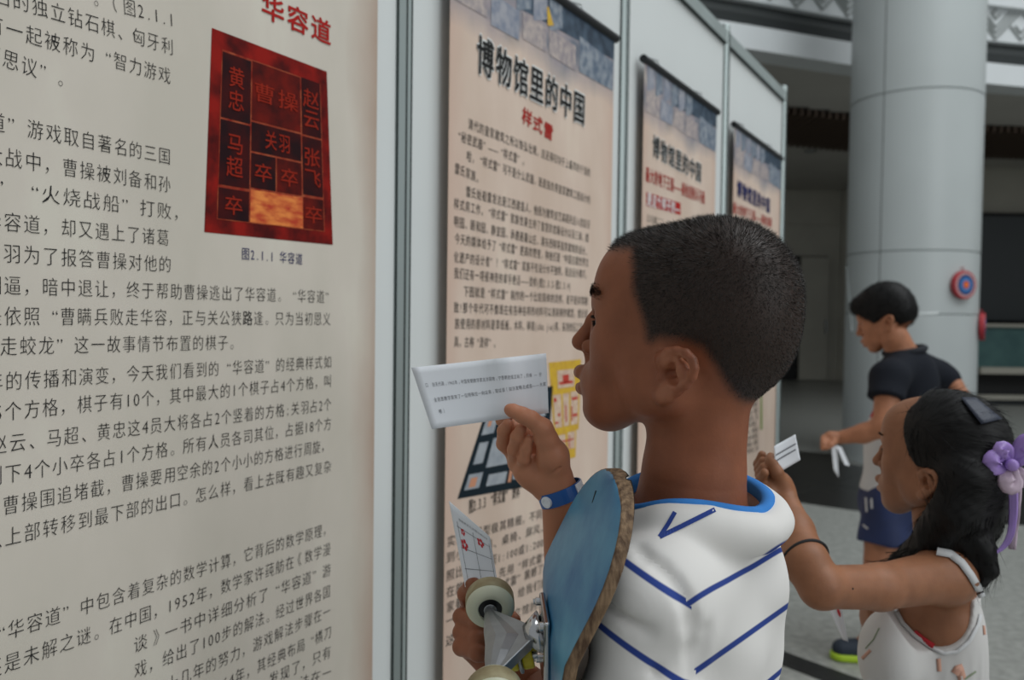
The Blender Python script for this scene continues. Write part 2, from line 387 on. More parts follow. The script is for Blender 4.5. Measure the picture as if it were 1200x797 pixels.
# round column
cth = thing('round_column', (CC[0], CC[1], 0), 'thick round pale grey metal-clad column in the hall', 'column')
R_ = .58; seams = [0, 1.41, 1.98, 3.42, 5.2, 7.0, 9.0]
for a, b in zip(seams[:-1], seams[1:]):
    m2 = MB(); n = 64
    for z, r_ in ((a+.004, R_-.006), (a+.008, R_), (b-.008, R_), (b-.004, R_-.006)):
        pass
    m2.lathe((CC[0], CC[1], 0), (0, 0, 1), [(a+.003, R_-.008), (a+.009, R_), (b-.009, R_), (b-.003, R_-.008)], 120)
    m2.build('cladding_drum', M['colm'], cth, smooth=False)
m2 = MB(); m2.lathe((CC[0], CC[1], 0), (0, 0, 1), [(0, R_-.012), (9, R_-.012)], 48); m2.build('core', M['groove'], cth)
for ang in (218, 98, 338):
    a = math.radians(ang); p = np.array([CC[0]+(R_+.0005)*math.cos(a), CC[1]+(R_+.0005)*math.sin(a)]); t = np.array([-math.sin(a), math.cos(a)])
    m2 = MB(); m2.frame_box((p[0], p[1], 4.5), (t[0]*.004, t[1]*.004, 0), (math.cos(a)*.001, math.sin(a)*.001, 0), (0, 0, 4.5)); m2.build('vertical_seam', M['groove'], cth)
fit(cth)
def col_pt(px, py, off=0.0):
    """point on the column surface seen at a pixel"""
    d = ray(px, py); a = d[0]**2+d[1]**2; b = -2*(d[0]*CC[0]+d[1]*CC[1]); c = CC@CC-(R_+off)**2; q = max(b*b-4*a*c, 0)
    return CP+d*((-b-math.sqrt(q))/(2*a))
# dart boards hanging on the column
M['tred'] = mat('target_red', (.42, .035, .045), .5); M['tblue'] = mat('target_blue', (.012, .11, .35), .5); M['tlb'] = mat('target_light_blue', (.10, .25, .52), .5)
M['tdk'] = mat('target_navy', (.01, .035, .12), .5); M['torange'] = mat('target_orange', (.9, .20, .03), .5); M['tgrey'] = mat('target_grey_pink', (.50, .30, .31), .5)
def target(p, r, label):
    a = math.atan2(p[1]-CC[1], p[0]-CC[0]); nrm = np.array([math.cos(a), math.sin(a), 0]); t = thing('target_board', p, label, 'target', 'round target boards on the column')
    c = np.array([CC[0], CC[1], p[2]])+nrm*(R_+.02)
    m2 = MB(); m2.lathe(c, nrm, [(-.015, r*.97), (.02, r), (.03, r*.98), (.032, r*.9)], 36); m2.build('rim', M['tred'], t, smooth=False)
    rr = [1.0, .90, .76, .64, .56, .38, .28, .20]; mm = ['tgrey', 'tdk', 'tblue', 'tlb', 'tlb', 'tred', 'torange', 'torange']
    rr = [.86, .70, .58, .42, .28, .17]; mm = ['tgrey', 'tdk', 'tblue', 'tlb', 'tred', 'torange']
    for k, (q, m_) in enumerate(zip(rr, mm)):
        m2 = MB(); m2.lathe(c, nrm, [(.030, r*q), (.0325+.0015*k, r*q)], 36); m2.build('ring', M[m_], t)
    m2 = MB(); m2.tube([c+np.array([0, 0, r*.95]), c+np.array([0, 0, r*1.2]), c+np.array([0, 0, r*1.2])-nrm*.03], .006, 6); m2.build('hanging_loop', M['tred'], t)
    fit(t); t.location = tuple(p)
target(col_pt(1126, 334), .128, 'red-rimmed blue target with orange centre facing forward on the column')
pr = col_pt(1143.5, 383); _a = math.atan2(pr[1]-CC[1], pr[0]-CC[0])+math.radians(15); pr = np.array([CC[0]+R_*math.cos(_a), CC[1]+R_*math.sin(_a), pr[2]]); target(pr, .128, 'red target seen edge-on at the right side of the column')
# clear tape strips left on the column
M['tape'] = mat('clear_tape', (.62, .66, .65), .15, spec=.8)
for (a, b) in (((992, 312), (999, 388)), ((1030, 371), (1100, 367))):
    P = [col_pt(a[0]+(b[0]-a[0])*t, a[1]+(b[1]-a[1])*t, .002) for t in np.linspace(0, 1, 6)]
    m2 = MB(); m2.tube(P, .012, 8, flat=np.array([.5, -.8, 0.1])); m2.build('tape_strip', M['tape'], label='strip of clear tape stuck on the column '+('beside the far boy' if a[0] < 1000 else 'behind the far boy, running level'), cat='tape')

# dark exhibit unit and screen right of the column
ex = thing('exhibit_counter', (9.6, 13.5, 0), 'low dark exhibit counter with teal front panel right of the column', 'counter')
for nm, lo, hi, m_ in (('plinth', (7.6, 13.6, 0), (14, 14.3, .1), 'screen'), ('kick_rail', (7.5, 13.42, .10), (14, 13.55, .17), 'clad'), ('body', (7.5, 13.6, .1), (14, 14.3, .52), 'dark'),
                       ('shelf', (7.5, 13.35, .52), (14, 14.3, .62), 'clad'), ('front_panel', (7.5, 13.52, .62), (14, 13.58, 1.27), 'teal'), ('top_rail', (7.5, 13.45, 1.27), (14, 13.6, 1.32), 'clad'), ('back_box', (7.5, 13.6, .62), (14, 14.3, 1.25), 'dark')):
    m2 = MB(); m2.box(lo, hi); m2.build(nm, M[m_], ex)
for i in range(9):
    m2 = MB(); z = .72+i*.055; m2.box((8.5, 13.515, z), (8.5+1.6+.35*((i*7) % 3), 13.52, z+.010)); m2.build('printed_line', M['clad'], ex)
fit(ex)
sc = thing('wall_screen', (10, 15.4, 1.5), 'large dark screen above the teal counter right of the column', 'screen')
m2 = MB(); m2.box((8.3, 15.3, 1.38), (15.5, 15.45, 3.28)); m2.build('panel', M['screen'], sc)
m2 = MB(); m2.box((8.2, 15.46, 0), (15.6, 15.6, 3.36)); m2.build('frame', M['dark'], sc); fit(sc)
m2 = MB(); m2.box((7.9, 15.6, 0), (16, 15.8, 4.2)); m2.build('wall_inner', M['clad'], kind='structure')

# ------------------------------------------------------------------ exhibition panels
J = [np.array(p) for p in ((-.716, .728), (-.2196, 1.63), (.316, 2.51), (.841, 3.40), (1.356, 4.27))]
J.insert(0, J[0]*2-J[1])
TOPZ = 2.5
names_p = ['behind the camera side', 'nearest, carrying the banner with the red board picture', 'second, behind the boy in the striped shirt', 'third along the row', 'farthest along the row']
for i in range(len(J)):
    p = J[i]
    if i == 0: continue
    t = thing('aluminium_post', (p[0], p[1], 0), ['', 'slotted aluminium post left of the nearest banner, beside the camera', 'slotted aluminium post between the nearest banner and the second one', 'slotted aluminium post just behind the boy\'s forehead', 'slotted aluminium post between the third and fourth banners', 'slotted aluminium end post at the far end of the panel row'][i], 'post', 'posts of the display panel row')
    m2 = MB(); V = []; r_ = .0205; n = 8
    m2.lathe((p[0], p[1], 0), (0, 0, 1), [(0, r_), (TOPZ+.025, r_), (TOPZ+.03, r_*.8)], 8); m2.build('extrusion', M['alu'], t)
    q = (J[min(i+1, len(J)-1)]-J[i-1]); q /= np.linalg.norm(q); nn = np.array([q[1], -q[0]])
    for k in range(4):
        a = math.atan2(nn[1], nn[0])+k*math.pi/2+math.pi/4*0
        for da in (-.42, .30):
            c = np.array([math.cos(a+da), math.sin(a+da)]); e = np.array([-c[1], c[0]])
            m3 = MB(); m3.frame_box((p[0]+c[0]*r_*.97, p[1]+c[1]*r_*.97, TOPZ/2), (e[0]*.0016, e[1]*.0016, 0), (c[0]*.0016, c[1]*.0016, 0), (0, 0, TOPZ/2)); m3.build('slot', M['slot'], t)
    fit(t)
panels = []
for i in range(len(J)-1):
    a, b = J[i], J[i+1]; d = b-a; ln = np.linalg.norm(d); d = d/ln; nn = np.array([d[1], -d[0]]); panels.append((a, d, nn, ln))
    if i == 0: continue
    t = thing('display_panel', ((a+b)/2).tolist()+[0], 'white display panel '+['', 'carrying the nearest banner with the red board picture', 'behind the boy\'s hand and face, carrying the second banner', 'carrying the third banner, behind the boy\'s hair', 'carrying the fourth banner, at the far end of the row'][i], 'panel', 'display panels of the row')
    c = (a+b)/2; h = ln/2-.0225
    for nm, z0, z1, th, m_ in (('board', .06, TOPZ-.03, .002, 'panel'), ('top_rail', TOPZ-.05, TOPZ, .0165, 'alu'), ('bottom_rail', .02, .07, .0165, 'alu')):
        m2 = MB(); m2.frame_box((c[0], c[1], (z0+z1)/2), (d[0]*h, d[1]*h, 0), (nn[0]*th, nn[1]*th, 0), (0, 0, (z1-z0)/2)); m2.build(nm, M[m_], t)
    m2 = MB(); m2.frame_box((c[0], c[1], TOPZ-.051), (d[0]*h, d[1]*h, 0), (nn[0]*.017, nn[1]*.017, 0), (0, 0, .0018)); m2.build('rail_slot', M['slot'], t)
    fit(t)
# ------------------------------------------------------------------ lettering
_gc = {}
def glyph(ch, off):
    return _gc[(ch, off)]
def preload(chars, off):
    """one dependency-graph pass for all new glyphs; a stroke weight the font fill cannot take falls back to the plain glyph"""
    obs = []
    for ch in sorted(set(chars)):
        if (ch, off) in _gc or ch in ' 　': continue
        for o_ in {off if off < 0 else 0.0, 0.0}:
            cu = bpy.data.curves.new('g', 'FONT'); cu.body = ch; cu.resolution_u = 2; cu.offset = o_; cu.fill_mode = 'FRONT'
            o = bpy.data.objects.new('g', cu); COL.objects.link(o); obs.append((ch, o_, o, cu))
    dg = bpy.context.evaluated_depsgraph_get(); dg.update(); T = {}
    for ch, o_, o, cu in obs:
        me = bpy.data.meshes.new_from_object(o.evaluated_get(dg)); T[(ch, o_)] = (np.array([v.co[:2] for v in me.vertices]).reshape(-1, 2), [tuple(p.vertices) for p in me.polygons], sum(p.area for p in me.polygons)); bpy.data.meshes.remove(me)
    for ch, o_, o, cu in obs: bpy.data.objects.remove(o); bpy.data.curves.remove(cu)
    for ch in {k[0] for k in T}:
        V, Fs, A = T[(ch, 0.0)]
        if off < 0:
            V2, F2, A2 = T[(ch, off)]
            if len(V2) and np.abs(V2.min(0)-V.min(0)).max() < .05 and np.abs(V2.max(0)-V.max(0)).max() < .05 and .45*A < A2 < A*1.02: V, Fs = V2, F2
        elif off > 0.001 and len(V):
            n = len(V); VV = [np.c_[V, np.zeros(n)]]; FF = list(Fs)
            for k in range(8):
                VV.append(np.c_[V+off*np.array([math.cos(k*math.pi/4), math.sin(k*math.pi/4)]), np.full(n, .0015*(k+1))]); FF += [tuple(x+n*(k+1) for x in f) for f in Fs]
            V, Fs = np.vstack(VV), FF
        if len(V) and V.shape[1] == 2: V = np.c_[V, np.zeros(len(V))]
        _gc[(ch, off)] = (V, Fs)
HALF = set('0123456789.:;-abcdefghijklmnopqrstuvwxyzúè()?! ')
def cw(ch): return .56 if ch in HALF else (.5 if ch in '' else 1.0)
def row(mb, pl, text, i0, p0, i1, p1, hs=1.0, off=-.006, lift=.0012, size=None):
    """set one line of print on the sheet plane pl=(P,n); p0,p1 = where characters i0 and i1 sit"""
    preload(text, off); P, n = pl; P = np.array(P); n = np.array(n); A = at_plane(p0[0], p0[1], P+n*lift, n); B = at_plane(p1[0], p1[1], P+n*lift, n)
    if i1 < 0: i1 += len(text)
    i0 = min(i0, len(text)-1); i1 = min(i1, len(text)-1)
    w = [cw(c) for c in text]; cen = np.cumsum(w)-np.array(w)/2; unit = np.linalg.norm(B-A)/(cen[i1]-cen[i0]); e = (B-A)/np.linalg.norm(B-A); v = np.cross(n, e)
    if v[2] < 0: v = -v
    H = (size or unit)*hs
    for k, ch in enumerate(text):
        if ch in ' 　': continue
        V, Fs = glyph(ch, off)
        if not len(V): continue
        mn, mx = V.min(0), V.max(0); cx = (mn[0]+mx[0])/2
        if ch == '“': ux = (V[:, 0]-mx[0])+.45
        elif ch == '”': ux = (V[:, 0]-mn[0])-.45
        elif ch in '，。、；': ux = (V[:, 0]-mn[0])-.38
        elif w[k] < 1: ux = V[:, 0]-cx
        else: ux = V[:, 0]-.5 if mx[0]-mn[0] < .6 and ch in '一' else V[:, 0]-cx
        c = A+e*(cen[k]-cen[i0])*unit
        mb.add([c+e*x*unit*.92+v*(y-.36)*H*.92+n*q_*H for x, y, q_ in zip(ux, V[:, 1], V[:, 2])], Fs)
def quad(mb, pl, pts, lift):
    P, n = pl; mb.add([at_plane(x, y, np.array(P)+np.array(n)*lift, np.array(n)) for x, y in pts], [tuple(range(len(pts)))])
M['ink'] = mat('ink_black', (.022, .022, .022), .75, spec=.12); M['inkgrey'] = mat('ink_grey', (.05, .048, .045), .75, spec=.12); M['inkblue'] = mat('ink_blue', (.03, .035, .12), .75, spec=.12)
M['inkred'] = mat('ink_red', (.42, .018, .015), .75, spec=.12); M['inkwhite'] = mat('ink_white', (.8, .8, .78), .6)
def sheet_mat(name, header):
    m = mat(name, (.56, .47, .39), .55, spec=.3); nt = m.node_tree; b = nt.nodes['Principled BSDF']; N = nt.nodes.new; Lk = nt.links.new
    tc = N('ShaderNodeTexCoord'); uv = N('ShaderNodeUVMap'); sep = N('ShaderNodeSeparateXYZ'); Lk(uv.outputs[0], sep.inputs[0])
    no = N('ShaderNodeTexNoise'); no.inputs['Scale'].default_value = 5; no.inputs['Detail'].default_value = 6; Lk(uv.outputs[0], no.inputs['Vector'])
    r = N('ShaderNodeValToRGB'); Lk(no.outputs[0], r.inputs[0]); e = r.color_ramp.elements
    e[0].position = .34; e[0].color = (.60, .55, .47, 1) if not header else (.66, .51, .41, 1); e[1].position = .66; e[1].color = (.69, .64, .55, 1) if not header else (.75, .61, .50, 1)
    x = e.new(.58); x.color = (.66, .60, .52, 1) if not header else (.72, .57, .47, 1)
    cur = r.outputs[0]
    # darker, pinker edges printed on the parchment
    a = N('ShaderNodeMath'); a.operation = 'SUBTRACT'; Lk(sep.outputs[0], a.inputs[0]); a.inputs[1].default_value = .5
    a2 = N('ShaderNodeMath'); a2.operation = 'ABSOLUTE'; Lk(a.outputs[0], a2.inputs[0])
    n2 = N('ShaderNodeTexNoise'); n2.inputs['Scale'].default_value = 4; n2.inputs['Detail'].default_value = 5; Lk(uv.outputs[0], n2.inputs['Vector'])
    a3 = N('ShaderNodeMath'); a3.operation = 'MULTIPLY_ADD'; Lk(n2.outputs[0], a3.inputs[0]); a3.inputs[1].default_value = .16; Lk(a2.outputs[0], a3.inputs[2])
    mr = N('ShaderNodeMapRange'); Lk(a3.outputs[0], mr.inputs[0]); mr.inputs[1].default_value = .50; mr.inputs[2].default_value = .62
    mx = N('ShaderNodeMix'); mx.data_type = 'RGBA'; Lk(mr.outputs[0], mx.inputs[0]); Lk(cur, mx.inputs[6]); mx.inputs[7].default_value = (.40, .26, .19, 1) if not header else (.62, .43, .34, 1); cur = mx.outputs[2]
    if header:
        wv = N('ShaderNodeTexVoronoi'); wv.inputs['Scale'].default_value = 9; mp = N('ShaderNodeMapping'); mp.inputs['Scale'].default_value = (1, 2.2, 1); mp.inputs['Rotation'].default_value = (0, 0, .2); Lk(uv.outputs[0], mp.inputs[0]); Lk(mp.outputs[0], wv.inputs['Vector'])
        n3 = N('ShaderNodeTexNoise'); n3.inputs['Scale'].default_value = 5; n3.inputs['Detail'].default_value = 8; n3.inputs['Distortion'].default_value = 1.2; Lk(mp.outputs[0], n3.inputs['Vector'])
        ad = N('ShaderNodeMath'); ad.operation = 'MULTIPLY_ADD'; Lk(wv.outputs[0], ad.inputs[0]); ad.inputs[1].default_value = .35; Lk(n3.outputs[0], ad.inputs[2])
        rr = N('ShaderNodeValToRGB'); Lk(ad.outputs[0], rr.inputs[0]); q = rr.color_ramp.elements
        q[0].position = .44; q[0].color = (.03, .05, .09, 1); q[1].position = .95; q[1].color = (.50, .44, .40, 1)
        for p_, c_ in ((.54, (.13, .16, .21, 1)), (.63, (.27, .26, .29, 1)), (.75, (.36, .31, .33, 1))): z_ = q.new(p_); z_.color = c_
        mh = N('ShaderNodeMapRange'); ay = N('ShaderNodeMath'); ay.operation = 'MULTIPLY_ADD'; Lk(n2.outputs[0], ay.inputs[0]); ay.inputs[1].default_value = -.07; Lk(sep.outputs[1], ay.inputs[2])
        Lk(ay.outputs[0], mh.inputs[0]); mh.inputs[1].default_value = .855; mh.inputs[2].default_value = .895
        m3 = N('ShaderNodeMix'); m3.data_type = 'RGBA'; Lk(mh.outputs[0], m3.inputs[0]); Lk(cur, m3.inputs[6]); Lk(rr.outputs[0], m3.inputs[7]); cur = m3.outputs[2]
    Lk(cur, b.inputs['Base Color']); return m
def banner(i, xl, xr, off, label, header, ztop=2.14, zbot=.32):
    """hanging sheet on panel i between picture columns xl and xr (at eye level)"""
    a, d, nn, ln = panels[i]; n3 = np.array([nn[0], nn[1], 0]); d3 = np.array([d[0], d[1], 0]); P = np.array([a[0], a[1], 0])+n3*off
    A = at_plane(xl, 375, P, n3); B = at_plane(xr, 375, P, n3); s0, s1 = np.dot(A-P, d3), np.dot(B-P, d3)
    t = thing('hanging_banner', P+d3*(s0+s1)/2, label, 'banner', 'hanging banners on the display panels'); t.location.z = zbot
    nx, nz = 24, 40; G = np.zeros((nx+1, nz+1, 3)); 
    for u in range(nx+1):
        for v in range(nz+1): G[u, v] = P+d3*(s0+(s1-s0)*u/nx)+np.array([0, 0, zbot+(ztop-zbot)*v/nz])
    V, Fs = ribbon_sheet(G, .0008); me = mesh('sheet', V, Fs); uvl = me.uv_layers.new(name='uv')
    for l in me.loops:
        k = l.vertex_index % ((nx+1)*(nz+1)); uvl.data[l.index].uv = ((k//(nz+1))/nx, (k % (nz+1))/nz)
    link('sheet', me, sheet_mat('printed_sheet', header), t)
    for nm, z in (('top_rod', ztop), ('bottom_rod', zbot)):
        m2 = MB(); m2.tube([P+d3*(s0-.012)+np.array([0, 0, z]), P+d3*(s1+.012)+np.array([0, 0, z])], .0125, 14); m2.build(nm, M['rod'], t, smooth=False)
    for f_ in (.14, .73):
        c = P+d3*(s0+(s1-s0)*f_)+np.array([0, 0, ztop]); m2 = MB(); m2.tube([c+n3*.008, c+np.array([0, 0, .022])+n3*.004, c+np.array([0, 0, .035])-n3*(off-.004)], .0022, 6); m2.build('hook', M['wire'], t)
    if header:
        rs = random.Random(i); z_ = ztop-.008; mats = ['hb1', 'hb2', 'hb3', 'hb4']
        def hq(u0_, u1_, za, zb, zc_, zd, m_, lf, nm):
            V = [P+n3*lf+d3*(s0+(s1-s0)*u)+np.array([0, 0, z]) for u, z in ((u0_, za), (u1_, zb), (u1_, zc_), (u0_, zd))]; m3 = MB(); m3.add(V, [(0, 1, 2, 3)]); m3.build(nm, M[m_], t)
        hq(.34, .999, z_-.075, z_-.055, z_, z_, 'hb4', .0010, 'header_sky')
        for k in range(6): hq(.03+k*.098, .03+k*.098+.085, z_-.085, z_-.060, z_, z_, 'hb1' if k % 2 else 'hb2', .0012, 'header_roof')
        for k, (u0_, u1_, m_) in enumerate(((.02, .17, 'hb3'), (.19, .34, 'hb2'), (.36, .50, 'hb3'), (.52, .70, 'hb3'), (.725, .99, 'hb1'))): hq(u0_, u1_, z_-.150+rs.uniform(0, .012), z_-.150+rs.uniform(0, .012), z_-.082+.02*(k > 3), z_-.080+.03*(k > 3), m_, .0014, 'header_block')
    return t, (P, n3)
M['hb1'] = mat('header_blue_print', (.10, .14, .20), .55, col2=(.30, .33, .37), scale=45, detail=8); M['hb2'] = mat('header_slate_print', (.20, .23, .30), .55, col2=(.38, .38, .42), scale=35, detail=8)
M['hb3'] = mat('header_mauve_print', (.30, .26, .28), .55, col2=(.52, .44, .40), scale=50, detail=8); M['hb4'] = mat('header_navy_print', (.018, .035, .06), .55, col2=(.07, .11, .16), scale=25, detail=6)

# banner 1 -----------------------------------------------------------
b1, pl1 = banner(1, -210, 439.5, .013, 'nearest beige banner with large black text and a red board picture', False)
a, d, nn, ln = panels[1]
# widen: the sheet is a standard 80 cm
T1 = [("。（图2.1.1", 2, (152, 9), -1, (201, 23)), ("有名的独立钻石棋、匈牙利", 2, (25, 2), -1, (196, 54)), ("方有一起被称为“智力游戏", 3, (40, 42.6), -1, (193, 88)), ("不可思议”。", 2, (13, 71), 5, (76, 93)),
 ("华容道”游戏取自著名的三国", 4, (41.7, 152.5), -1, (193, 183)), ("赤壁大战中，曹操被刘备和孙", 3, (16.7, 186), -1, (193, 216)), ("箭”“火烧战船”打败，", 3, (60, 228.5), 8, (173, 244.5)),
 ("走华容道，却又遇上了诸葛", 2, (15, 261), -1, (191, 278.6)), ("关羽为了报答曹操对他的", 1, (14, 297.6), -1, (193.7, 310)), ("相逼，暗中退让，终于帮助曹操逃出了华容道。“华容道”", 1, (15, 335), 24, (375.7, 348)),
 ("是依照“曹瞒兵败走华容，正与关公狭路逢。只为当初恩义", 2, (37.6, 371), -1, (383, 374)), ("走蛟龙”这一故事情节布置的棋子。", 0, (10.5, 406), -2, (261.4, 401.7)),
 ("年的传播和演变，今天我们看到的“华容道”的经典样式如", 2, (39, 445.4), -1, (384, 424.5)), ("5个方格，棋子有10个，其中最大的1个棋子占4个方格，叫", 1, (15.7, 482), -1, (384, 447)),
 ("赵云、马超、黄忠这4员大将各占2个竖着的方格;关羽占2个", 1, (21, 518.6), -1, (384, 474.4)), ("剩下4个小卒各占1个方格。所有人员各司其位，占据18个方", 1, (15.7, 555), -1, (384, 497)),
 ("到曹操围追堵截，曹操要用空余的2个小小的方格进行周旋，", 1, (13, 592), -2, (371, 524.3)), ("从上部转移到最下部的出口。怎么样，看上去既有趣又复杂", 1, (15.7, 628.4), -1, (384, 547)),
 ("“华容道”中包含着复杂的数学计算，它背后的数学原理，", 1, (19, 737), -2, (373, 623.5)), ("还是未解之谜。在中国，1952年，数学家许莼舫在《数学漫", 1, (15, 776), -1, (383, 644.5)),
 ("谈》一书中详细分析了“华容道”游", 0, (165, 754), -1, (383, 669)), ("戏，给出了100步的解法。经过世界各国", 0, (165, 784), -1, (383, 694)), ("十几年的努力，游戏解法步骤在一", 4, (262, 773), -1, (383, 717.4)),
 ("1964年，其经典布局“横刀", 4, (281.6, 791.5), -1, (384, 742)), ("发现了，只有", 0, (321, 795), -1, (383, 765.6)), ("法在一", 1, (370, 794), -1, (383, 789))]
preload(''.join(r_[0] for r_ in T1), -.012)
mb = MB()
for tx, i0, p0, i1, p1 in T1: row(mb, pl1, tx, i0, p0, i1, p1, off=-.012, size=.0262)
mb.build('body_text', M['ink'], b1)
mb = MB(); row(mb, pl1, "华容道", 0, (320, 11), 2, (376.4, 35.8), off=.018, size=.042, hs=1.1); mb.build('red_heading', M['inkred'], b1)
mb = MB(); row(mb, pl1, "图2.1.1 华容道", 0, (288, 297.7), -1, (350.6, 303.7), off=0, size=.022); mb.build('caption_text', M['inkblue'], b1)
def bil(c, u, v):
    TL, TR, BR, BL = [np.array(q, float) for q in c]; return (TL*(1-u)+TR*u)*(1-v)+(BL*(1-u)+BR*u)*v
PC = [(248.4, 32.6), (383, 84), (390, 287), (239.6, 272)]
M['lac'] = mat('red_lacquer_print', (.30, .012, .008), .75, spec=.12, col2=(.07, .006, .006), scale=22, detail=6); M['lacd'] = mat('dark_board_print', (.020, .006, .008), .75, spec=.12, col2=(.065, .006, .006), scale=18)
M['lacm'] = mat('ember_board_print', (.045, .006, .006), .75, spec=.12, col2=(.16, .010, .006), scale=25); M['glow'] = mat('orange_board_print', (.50, .04, .008), .5, col2=(.85, .26, .05), scale=30, stretch=(1, 1, 3)); M['lacl'] = mat('board_edge_print', (.25, .02, .012), .75, spec=.12, col2=(.40, .09, .04), scale=50)
M['lact'] = mat('board_letter_print', (.30, .022, .010), .75, spec=.12)
def pic(name, m, rects, lift, pc=PC, pl=pl1, par=b1):
    for (u0_, v0_, u1_, v1_) in rects:
        mb = MB(); quad(mb, pl, [bil(pc, u0_, v0_), bil(pc, u1_, v0_), bil(pc, u1_, v1_), bil(pc, u0_, v1_)], lift); o = mb.build(name, m, par)
    return o
pic('board_picture', M['lac'], [(0, 0, 1, 1)], .0010)
cells = [('黄忠', .10, .095, .345, .42, 0), ('马超', .10, .43, .345, .755, 0), ('卒', .10, .77, .345, .925, 0), ('曹操', .355, .09, .765, .395, 1), ('关羽', .355, .405, .765, .555, 0),
         ('卒', .355, .565, .555, .745, 0), ('卒', .565, .565, .765, .745, 1), ('', .355, .755, .77, .925, 2), ('赵云', .775, .085, .935, .40, 0), ('张飞', .775, .41, .935, .735, 0), ('卒', .775, .75, .935, .925, 1)]
pic('board_gaps', M['lacl'], [(.092, .085, .94, .93)], .0013)
pic('board_tile', M['lacd'], [c[1:5] for c in cells if c[5] == 0], .0016); pic('board_tile', M['lacm'], [c[1:5] for c in cells if c[5] == 1], .0016); pic('board_glow', M['glow'], [c[1:5] for c in cells if c[5] == 2], .0016)
for tx, u0_, v0_, u1_, v1_, k in cells:
    mb = MB()
    um, vm = (u0_+u1_)/2, (v0_+v1_)/2
    if not tx: continue
    if len(tx) == 1: row(mb, pl1, tx+'　', 0, bil(PC, um, vm+.005), 1, bil(PC, um+.16, vm+.005), off=.006, lift=.0020, size=.030, hs=1.1)
    elif u1_-u0_ > .3: 
        a_, b_ = (.46, .66) if tx == '曹操' else (.515, .625)
        row(mb, pl1, tx, 0, bil(PC, a_, vm), 1, bil(PC, b_, vm+.0), off=.006, lift=.0020, size=.034)
    else:
        for j, ch in enumerate(tx): row(mb, pl1, ch+'　', 0, bil(PC, um, v0_+(v1_-v0_)*(.34+.36*j)), 1, bil(PC, um+.15, v0_+(v1_-v0_)*(.34+.36*j)), off=.006, lift=.0020, size=.032, hs=1.1)
    mb.build('tile_lettering', M['lact'], b1)
fit(b1)

# banner 2 -----------------------------------------------------------
b2, pl2 = banner(2, 523.5, 714.5, .030, 'second beige banner, with blue roof header and a courtyard model picture', True)
mb = MB(); row(mb, pl2, "博物馆里的中国", 0, (569, 68), -1, (678.8, 127), off=.055, lift=.0014, size=.096); mb.build('title_outline', M['inkwhite'], b2)
mb = MB(); row(mb, pl2, "博物馆里的中国", 0, (569, 68), -1, (678.8, 127), off=.022, lift=.0022, size=.094); mb.build('title_text', M['ink'], b2)
mb = MB(); row(mb, pl2, "样式雷", 0, (617.6, 138), -1, (642.7, 154), off=.02, size=.046); mb.build('red_heading', M['inkred'], b2)
T2 = [("清代的皇家建筑之所以恢弘壮观，这还得归功于上最早的千百的", 0, (551.8, 146), -1, (690, 202)), ("“秘密武器”——“样式雷”。", 0, (537, 159), -1, (614.5, 189)), ("哈，“样式雷”可不是什么武器，而是指负责皇家建筑工程设计的", 0, (550, 183.5), -1, (690, 234)),
 ("雷氏家族。", 0, (536, 198), -1, (561, 208.6)), ("雷氏始祖雷发达是江西建昌人，他因为建筑技艺高超先后入宫应召", 0, (549, 225), -1, (689.6, 263)), ("样式房工作。“样式雷”家族世袭主持了皇室的宫殿设计以及三海、圆", 0, (535, 239), -1, (688, 279)),
 ("明园、颐和园、静宜园、承德避暑山庄、清东西陵等皇家建筑的设计。", 0, (535, 260), -1, (688, 295)), ("今天的媒体给予了“样式雷”更高的赞誉，称他们是“中国古建世界文", 0, (536, 280), -1, (688, 308)), ("化遗产的设计者”！“样式雷”家族不仅设计水平独特，而且设计精巧，", 0, (535, 301.6), -1, (688, 322)),
 ("我们还有一项很神奇的拿手绝活——烫样(图2.3.2-图2.3.4)", 0, (535, 320.4), -1, (668, 335.5)), ("下图就是“样式雷”制作的一个比较简单的烫样，是不是非常精", 0, (546.4, 341.8), -1, (687, 353)), ("致?那个年代可不像现在有各种各样的材料可以用来制作模型，雷氏家", 0, (535, 360.6), -1, (687, 368)),
 ("族使用的原材料是草纸板、木料、秫秸(shu jie)等，采用热压工艺", 0, (536, 379.4), -1, (681, 384)), ("具，古称“烫样”。", 0, (535, 400.8), -1, (581, 402)),
 ("实际的模型极其精细，不同分寸的大小、", 0, (529, 634), -1, (676, 590)), ("到小的床榻、桌椅、屏风、纱橱都要按", 0, (528, 653), -1, (676, 606)), ("照比例如按照1:100或1:200的比例制作。", 0, (528, 674), -1, (676, 622)), ("在施工之前，先用“样式雷”的模型给皇", 0, (528, 693), -1, (676, 639)),
 ("家看，你被“样式雷”震撼了吧?", 0, (528, 711), -1, (646, 662)), ("一直以来，“它”给我们留下了宝贵的", 0, (528, 727), -1, (676, 668)), ("这些也是建筑天文馆的保护和研究的", 0, (528, 750), -1, (676, 690))]
preload(''.join(r_[0] for r_ in T2)+''.join(r_[0] for r_ in T2), 0)
mb = MB()
for tx, i0, p0, i1, p1 in T2: row(mb, pl2, tx, i0, p0, i1, p1, off=0, size=.0275, hs=1.0)
mb.build('body_text', M['inkgrey'], b2)
mb = MB(); row(mb, pl2, "图2.3.3 “样式雷” 烫样", 0, (552, 593.5), -1, (607, 576), off=.004, size=.036); mb.build('caption_text', M['ink'], b2, kind='stuff')
